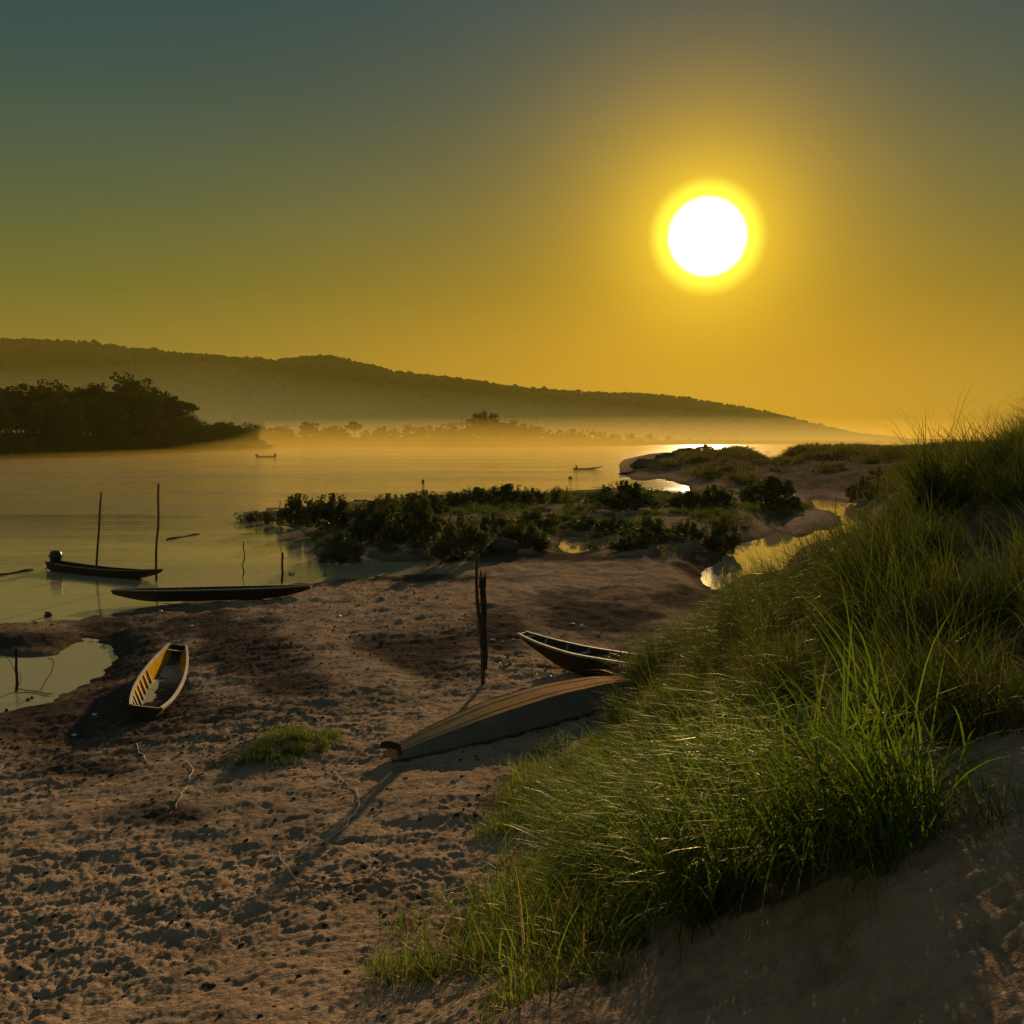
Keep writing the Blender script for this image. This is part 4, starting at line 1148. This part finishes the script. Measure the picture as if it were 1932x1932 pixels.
MB().loft([[(-0.02 + 0.05 * math.cos(a) * 2, 0.24 * math.sin(a), -0.02 - 0.16 * max(0, math.cos(a * 0.5)) * k) for a in np.linspace(-1.5, 1.5, 9)] for k in (0.15, 1.0)], closed=False).build("bow_plate", M['bark'], o)

# boat whose bow sticks out of the grass
A = at_y(985, 1197, 25.0); A.z = gz(0.9, 24.3)
o = thing("grounded_boat", "boat with raised square bow poking out of the bank grass", "boat", A)
o.rotation_euler = (0, 0, math.atan2(-0.8, 1.0))
boat_parts(o, 5.2, [(0, 0.16), (0.12, 0.30), (0.35, 0.45), (0.7, 0.45), (1, 0.3)], [(0, 0.08), (0.12, 0.18), (0.35, 0.3), (0.7, 0.3), (1, 0.2)],
           [(0, 0.70), (0.12, 0.58), (0.3, 0.48), (0.6, 0.45), (1, 0.5)], [(0, 0.60), (0.1, 0.38), (0.26, 0.06), (0.4, 0.02), (1, 0.04)],
           (M['bark'], M['dark_wood'], M['pale_wood']), ribs=[0.1, 0.2, 0.3, 0.4, 0.5], thwarts=[(0.03, 0.7, 0.2), (0.3, 0.8, 0.14)])

# boat with a rower far out
A = at(1082, 886.5, -0.05); B = at(1128, 885.5, -0.05)
o = thing("rowing_boat", "slim dark boat out on the river with one person at its stern", "boat", A)
L = place(o, A, B, False)
boat_parts(o, L * 1.2, [(0, 0.3), (0.3, 0.42), (0.6, 0.38), (1, 0.08)], [(0, 0.2), (0.3, 0.3), (0.6, 0.26), (1, 0.03)], [(0, 0.34), (0.3, 0.3), (0.6, 0.34), (1, 0.66)], [(0, 0.12), (0.08, 0), (0.6, 0), (0.8, 0.2), (1, 0.56)],
           (M['dark_wood'], M['dark_wood'], M['dark_wood']), n=16, thwarts=[(0.09, 0.7, 0.3), (0.5, 0.7, 0.2)])

def skin_figure(name, joints, bones, radii, mat, parent=None):
    me = bpy.data.meshes.new(name); me.from_pydata([Vector(j) for j in joints], bones, []); me.update()
    ob = link(name, me, mat, parent)
    me.skin_vertices.new() if hasattr(me.skin_vertices, 'new') and not me.skin_vertices else None
    ob.modifiers.new("skin", 'SKIN')
    if not me.skin_vertices:
        bpy.context.view_layer.objects.active = ob
    for v, r_ in zip(me.skin_vertices[0].data, radii): v.radius = (r_, r_)
    me.skin_vertices[0].data[0].use_root = True
    ob.modifiers.new("sub", 'SUBSURF').levels = 1
    ob.modifiers["sub"].render_levels = 2
    return ob
def seated_person(loc, rz, label):
    """seated facing +x, hands on a paddle"""
    J = [(0, 0, 0.08), (0, 0, 0.30), (0.03, 0, 0.50), (0.04, 0, 0.60), (0.05, 0, 0.68), (0.06, 0, 0.80),
         (0.03, 0.17, 0.52), (0.14, 0.24, 0.32), (0.34, 0.16, 0.34), (0.40, 0.15, 0.35), (0.03, -0.17, 0.52), (0.12, -0.26, 0.32), (0.30, -0.22, 0.24), (0.36, -0.22, 0.23),
         (0.06, 0.10, 0.06), (0.44, 0.13, 0.16), (0.52, 0.13, -0.22), (0.64, 0.13, -0.24), (0.06, -0.10, 0.06), (0.44, -0.13, 0.16), (0.52, -0.13, -0.22), (0.64, -0.13, -0.24)]
    E = [(0, 1), (1, 2), (2, 3), (3, 4), (4, 5), (2, 6), (6, 7), (7, 8), (8, 9), (2, 10), (10, 11), (11, 12), (12, 13), (0, 14), (14, 15), (15, 16), (16, 17), (0, 18), (18, 19), (19, 20), (20, 21)]
    Rr = [0.13, 0.12, 0.13, 0.06, 0.09, 0.07, 0.065, 0.05, 0.036, 0.035, 0.065, 0.05, 0.036, 0.035, 0.09, 0.065, 0.045, 0.04, 0.09, 0.065, 0.045, 0.04]
    ob = skin_figure("person", J, E, Rr, M['cloth'])
    ob.location = loc; ob.rotation_euler = (0, 0, rz)
    tag(ob, label, "person")
    MB().loft([[(0.055 + r_ * math.cos(a), r_ * math.sin(a), z) for a in np.linspace(0, 2 * math.pi, 13)[:-1]] for z, r_ in ((0.755, 0.19), (0.80, 0.12), (0.86, 0.09), (0.89, 0.03))]).build("hat", M['straw'], ob, True)
    return ob
pz = 0.22
per = seated_person(A + Vector((0.55, 0.0, pz)), o.rotation_euler.z, "seated person in dark clothes and hat at the stern of the slim boat")
pad = link("paddle", MB().tube([(0.9, 0.28, 0.75), (0.75, 0.42, -0.1)], 0.018, 6).loft([[(0.75 + dx, 0.42 + dy, z) for dx, dy in ((-0.07, 0), (0.07, 0), (0.07, 0.015), (-0.07, 0.015))] for z in (-0.1, -0.45)]).mesh("paddle"), M['bamboo'], None, A)
pad.rotation_euler.z = o.rotation_euler.z
tag(pad, "wooden paddle held over the side of the slim boat", "paddle")

# faraway barge-like boat near the wooded bank
A = at(482, 863, -0.1); B = at(522, 863, -0.1)
o = thing("ferry_boat", "small far boat with raised bow and stern near the wooded bank", "boat", A)
L = place(o, A, B, False)
boat_parts(o, L, [(0, 0.3), (0.3, 0.55), (0.7, 0.55), (1, 0.3)], [(0, 0.2), (0.3, 0.4), (0.7, 0.4), (1, 0.2)], [(0, 0.95), (0.08, 0.62), (0.3, 0.55), (0.7, 0.55), (0.92, 0.65), (1, 1.1)], [(0, 0.5), (0.08, 0.0), (0.92, 0.0), (1, 0.5)],
           (M['dark_wood'], M['dark_wood'], M['dark_wood']), n=18, thwarts=[(0.25, 0.7, 0.3), (0.7, 0.7, 0.3)])
MB().loft([[(0.4 + r_ * 0.5 * math.cos(a), r_ * 0.3 * math.sin(a), z) for a in np.linspace(0, 2 * math.pi, 10)[:-1]] for z, r_ in ((0.3, 0.9), (0.8, 1.0), (1.25, 0.8), (1.35, 0.4))]).build("covered_load", M['cloth'], o, True)
MB().loft([[(L - 0.55 + r_ * 0.5 * math.cos(a), r_ * 0.35 * math.sin(a), z) for a in np.linspace(0, 2 * math.pi, 10)[:-1]] for z, r_ in ((0.3, 0.9), (0.9, 1.0), (1.4, 0.9), (1.6, 0.5))]).build("motor_housing", M['motor'], o, True)

# ------------------------------------------------------------------ poles, stakes, sticks
def pole(name, base, top, y, r0, r1, label, cat="pole", mat='bamboo', group=None, wob=0.015, sink=0.5, n=9):
    """upright pole from a base pixel to a top pixel standing at distance y"""
    a, b = at_y(*base, y), at_y(*top, y)
    d = (b - a)
    a = a - d.normalized() * sink
    d = b - a
    pts, rad = [], []
    for i in range(n):
        t = i / (n - 1)
        pts.append(d * t + Vector((random.uniform(-1, 1), random.uniform(-1, 1), 0)) * wob * d.length * math.sin(math.pi * t) * 0.5)
        rad.append(r0 * (1 - t) + r1 * t + (0.003 if i % 2 else 0))
    o = link(name, MB().tube(pts, rad, 8).mesh(name, True), M[mat], loc=a)
    return tag(o, label, cat, group)
yb = at(180, 1085, 0).y
pole("bamboo_pole", (180, 1085), (191, 929), yb + 0.6, 0.055, 0.04, "tall leaning bamboo pole standing in the water beside the motor boat", sink=0.8)
pole("bamboo_pole", (295, 1096), (299, 912), at(295, 1096, 0).y + 0.3, 0.055, 0.042, "tallest bamboo pole standing at the bow of the motor boat", sink=0.8)
pole("thin_stake", (459, 1090), (460, 1022), at(459, 1090, 0).y, 0.026, 0.02, "thin crooked stake standing alone in the river", "stake", 'bark', wob=0.05)
pole("thick_stake", (532, 1099), (533, 1042), at(532, 1099, 0).y, 0.05, 0.042, "short thick stake standing in the river near the sand", "stake", 'bark', wob=0.02)
pole("pond_stake", (32, 1304), (30, 1222), at(32, 1304, 0).y, 0.04, 0.028, "dark stake standing in the beach pond with a line tied to it", "stake", 'bark', wob=0.02, sink=0.3)
pole("marker_pole", (1577, 960), (1577, 938), at(1577, 958, 0).y, 0.04, 0.035, "thin upright stick standing in the pale pool", "pole", 'bark')
def floating(name, p0, p1, r, label, cat="log", mat='bark'):
    a, b = at(*p0, 0.02), at(*p1, 0.02)
    pts = [a.lerp(b, t) + Vector((0, 0, 0.03 * math.sin(t * 9))) - a for t in np.linspace(0, 1, 7)]
    return tag(link(name, MB().tube(pts, [r * (1.15 - 0.4 * t) for t in np.linspace(0, 1, 7)], 8).mesh(name, True), M[mat], loc=a), label, cat)
floating("floating_log", (-30, 1090), (62, 1075), 0.075, "straight log floating on the water off the stern of the motor boat")
floating("floating_pole", (315, 1018), (376, 1007), 0.06, "thin pole floating beyond the tallest bamboo pole")
floating("driftwood", (668, 945), (692, 944), 0.10, "short piece of driftwood floating behind the dark bushes")
floating("floating_branch", (545, 1083), (556, 1083), 0.03, "small floating twig beside the short thick stake")
rock("buoy", 798, 911, 5, 6, "tiny dark float bobbing on the open river", 21, 0.0, "float")
rock("buoy", 1076, 903, 7, 4, "small dark float on the river below the rower", 22, 0.0, "float")

# bare poles on the beach: a thin one with a splintered thicker post tied to it
P0 = on_ground(911, 1291)
o = thing("mooring_post", "two weathered poles lashed together standing on the open sand", "post", P0)
b1, b2 = at_y(911, 1291, P0.y) - P0, at_y(898, 1035, P0.y) - P0
MB().tube([b1 - Vector((0, 0, 0.3))] + [b1.lerp(b2, t) + Vector((0.03 * math.sin(t * 7), 0.01, 0)) for t in np.linspace(0, 1, 9)], [0.046, 0.046, 0.046, 0.044, 0.042, 0.04, 0.036, 0.033, 0.03, 0.026], 8).build("tall_pole", M['bamboo'], o, True)
c1, c2 = at_y(916, 1262, P0.y) - P0 + Vector((0.0, -0.05, 0)), at_y(909, 1090, P0.y) - P0 + Vector((0.01, -0.05, 0))
MB().tube([c1.lerp(c2, t) + Vector((0.012 * math.sin(t * 11), 0, 0)) for t in np.linspace(0, 1, 7)], [0.035, 0.05, 0.055, 0.06, 0.062, 0.062, 0.058], 9).build("splintered_post", M['bark'], o, True)
for k in range(7):
    a = k * 0.9; e = c2 + Vector((0.06 * math.cos(a), 0.05 * math.sin(a), 0))
    MB().tube([e - Vector((0, 0, 0.2)), e + Vector((0.01, 0, 0.02)), e + Vector((0.025 * math.cos(a * 2), 0, random.uniform(0.05, 0.2)))], [0.02, 0.014, 0.003], 5).build("splinter", M['bark'], o)
for t in (0.25, 0.7):
    q = c1.lerp(c2, t)
    MB().tube([q + Vector((-0.02 + 0.09 * math.cos(a), 0.02 + 0.09 * math.sin(a), 0.012 * a)) for a in np.linspace(0, 12.5, 26)], 0.010, 5).build("lashing", M['rope_dark'], o, True)

# ------------------------------------------------------------------ ropes and litter
def rope(name, pix, r, label, mat='rope', cat="rope", lift=0.02):
    pts = [on_ground(*p) for p in pix]
    fine = []
    for i in range(len(pts) - 1):
        for t in np.linspace(0, 1, 9)[:-1]:
            x, y = pts[i].x * (1 - t) + pts[i + 1].x * t, pts[i].y * (1 - t) + pts[i + 1].y * t
            x += 0.03 * math.sin(t * math.pi) * math.sin(i * 2.1); fine.append([x, y])
    fine.append([pts[-1].x, pts[-1].y]); fine = np.array(fine)
    for _ in range(2): fine[1:-1] = (fine[:-2] + 2 * fine[1:-1] + fine[2:]) / 4
    z = height(fine[:, 0], fine[:, 1])
    z = np.maximum(z, np.convolve(np.pad(z, 2, 'edge'), np.ones(5) / 5, 'valid')) + lift
    o0 = Vector((fine[0, 0], fine[0, 1], z[0]))
    return tag(link(name, MB().tube([Vector((a, b, c)) - o0 for (a, b), c in zip(fine, z)], r, 6).mesh(name, True), M[mat], loc=o0), label, cat)
rope("rope", [(568, 1440), (610, 1448), (640, 1470), (672, 1495), (677, 1512), (672, 1532), (655, 1562), (600, 1592), (560, 1607), (527, 1616), (527, 1624), (545, 1645), (578, 1672)], 0.0085, "long pale rope snaking over the open sand below the grass mound")
rope("rope", [(578, 1672), (630, 1676), (690, 1664), (730, 1632), (735, 1612)], 0.008, "dark muddy rope end trailing across trampled sand", 'rope_dark')
rope("rope", [(258, 1405), (263, 1420), (272, 1428), (280, 1438)], 0.009, "short pale rope on the mud in front of the yellow boat")
rope("rope", [(352, 1435), (361, 1450), (362, 1464), (358, 1478)], 0.009, "short curved pale rope piece on sand beside the grass mound")
rope("rope", [(352, 1492), (341, 1505), (336, 1518), (334, 1530)], 0.007, "thin broken pale string on the open sand")
a = at(40, 1302, 0.0)
def line3(name, pts, r, label, mat='rope_dark'):
    o0 = pts[0]
    return tag(link(name, MB().tube([p - o0 for p in pts], r, 5).mesh(name, True), M[mat], loc=o0), label, "line")
line3("mooring_line", [at(34, 1299, 0.05), at(50, 1303, 0.02), at(70, 1304, 0.02), at(85, 1308, 0.02), at(100, 1309, 0.03)], 0.012, "dark line lying on the pond from the stake to a clump of weed")
yq = at(75, 1304, 0).y
line3("bent_twig", [at_y(76, 1304, yq), at_y(84, 1288, yq), at_y(96, 1270, yq), at_y(102, 1252, yq), at_y(98, 1243, yq), at_y(90, 1242, yq)], 0.010, "bent twig curving up out of the beach pond", 'bark')
line3("slack_cord", [at_y(8, 1236, yq + 1), at_y(20, 1248, yq + 1), at_y(27, 1264, yq + 0.5), at_y(38, 1272, yq), at_y(40, 1284, yq), at_y(34, 1296, yq)], 0.008, "slack cord hanging beside the stake in the beach pond")
def scrap(px, py, wpx, hpx, mat, label, seed, name="plastic_scrap"):
    p = on_ground(px, py); rs = np.random.default_rng(seed)
    w, h = wpx / F * p.y, hpx / F * p.y * 1.3
    n = 6; V, Fs = [], []
    for i in range(n):
        for j in range(n):
            V.append(((i / (n - 1) - 0.5) * w + rs.normal() * w * 0.05, (j / (n - 1) - 0.5) * w * 0.8 + rs.normal() * w * 0.05, abs(rs.normal()) * h * 0.4 + h * 0.6 * math.exp(-((i - 2.5) ** 2 + (j - 2.5) ** 2) / 3)))
    Fs = [(i * n + j, (i + 1) * n + j, (i + 1) * n + j + 1, i * n + j + 1) for i in range(n - 1) for j in range(n - 1)]
    me = MB().add(V, Fs).mesh(name)
    ob = link(name, me, M[mat], loc=(p.x, p.y, p.z + 0.005), rot=(0, 0, rs.uniform(0, 6)))
    sm = ob.modifiers.new("thick", 'SOLIDIFY'); sm.thickness = 0.006
    return tag(ob, label, "litter")
scrap(893, 1191, 14, 7, 'tan_plastic', "crumpled tan plastic bag beside the lashed poles", 1)
scrap(956, 1254, 22, 7, 'tan_plastic', "flattened pale wrapper on sand below the boat with raised bow", 2)
scrap(1025, 1279, 26, 8, 'tan_plastic', "orange rag lying against the overturned boat", 3)
scrap(860, 1471, 14, 5, 'white_plastic', "white plastic scrap on the sand near the overturned boat", 4)
GL = "small white litter on the dark mud"
for k, (px, py) in enumerate([(930, 1207), (948, 1210), (968, 1208), (760, 1135), (1080, 1177), (1098, 1180), (945, 1162), (303, 1158), (450, 1168), (362, 1183), (640, 1160), (178, 1350), (140, 1385), (530, 1370), (720, 1395)]):
    scrap(px, py, random.uniform(5, 10), random.uniform(2, 4), 'white_plastic', "tiny white scrap of litter on the dark mud", 10 + k)['group'] = GL
tag(link("stick", MB().tube([Vector((0, 0, 0.03)), Vector((0.5, 0.1, 0.05)), Vector((1.05, 0.16, 0.03))], [0.018, 0.02, 0.012], 6).mesh("stick", True), M['bamboo'], loc=on_ground(1140, 1392) - Vector((0.2, 0, 0))), "pale stick lying on the sand behind the overturned boat", "stick")
tag(link("dry_stalk", MB().tube([Vector((0, 0, -0.05)), Vector((0.08, 0, 0.2)), Vector((0.17, 0.02, 0.32))], [0.008, 0.007, 0.003], 5).mesh("dry_stalk", True), M['rope'], loc=on_ground(900, 1518)), "dry straw stalk leaning on the sandy slope", "stalk")

# ------------------------------------------------------------------ haze and river mist
def volume(name, me, density, color, g, label, cat):
    m, t, o = new_mat(name)
    v = t.n('ShaderNodeVolumePrincipled', i_Density=density, i_Anisotropy=g); v.inputs['Color'].default_value = (*color, 1)
    t.l(v.outputs[0], o.inputs['Volume'])
    return tag(link(name, me, m), label, cat, kind='stuff')
bx = MB().box((0, 3450, 155), (14000, 7100, 322))
volume("haze", bx.mesh("haze"), 0.00007, (0.84, 0.74, 0.16), 0.0, "thin golden morning haze filling the river valley", "haze")
def outward(mb):
    me = bpy.data.meshes.new("t"); me.from_pydata(mb.V, [], mb.F)
    b = bmesh.new(); b.from_mesh(me); bmesh.ops.recalc_face_normals(b, faces=b.faces); b.verts.index_update()
    mb.V = [tuple(v.co) for v in b.verts]; mb.F = [tuple(v.index for v in f.verts) for f in b.faces]; b.free()
    return mb
# steam over the cold stream, a shallow sheet a couple of metres deep
sec = []
for y_, x0_, x1_, h_ in [(120, -70, 8, 0.15), (190, -120, 18, 1.2), (330, -158, 55, 2.2), (480, -156, 190, 2.8), (700, -180, 330, 8.0), (880, -200, 420, 17), (1010, -225, 490, 25), (1130, -260, 540, 7)]:
    sec.append([(x0_, y_, 0.03), (x1_, y_, 0.03), (x1_ - 6, y_, h_), ((x0_ + x1_) / 2, y_, h_ * 1.15), (x0_ + 6, y_, h_)])
volume("stream_mist", outward(MB().loft(sec)).mesh("stream_mist"), 0.00075, (0.95, 0.67, 0.14), 0.36, "thin golden steam lying low over the open river", "mist")
# mist lying along the foot of the hills, thickest low down
secs = [(1420, -4), (1500, 14), (1720, 60), (1850, 125), (1960, 60), (2030, -4)]
MBm = MB()
rings = []
for x_, k in ((-1500, 0.7), (-900, 1.0), (-500, 1.1), (-200, 0.8), (150, 0.55), (500, 0.5), (900, 0.3)):
    off = float(np.interp(x_, [-1500, 120, 500, 900], [0, 0, 500, 900]))
    rings.append([(x_, y_ + off, z_ * k if z_ > 0 else z_) for y_, z_ in secs])
volume("river_mist", outward(MBm.loft(rings)).mesh("river_mist"), 0.0007, (0.82, 0.84, 0.50), 0.1, "pale mist bank lying along the foot of the hills", "mist")
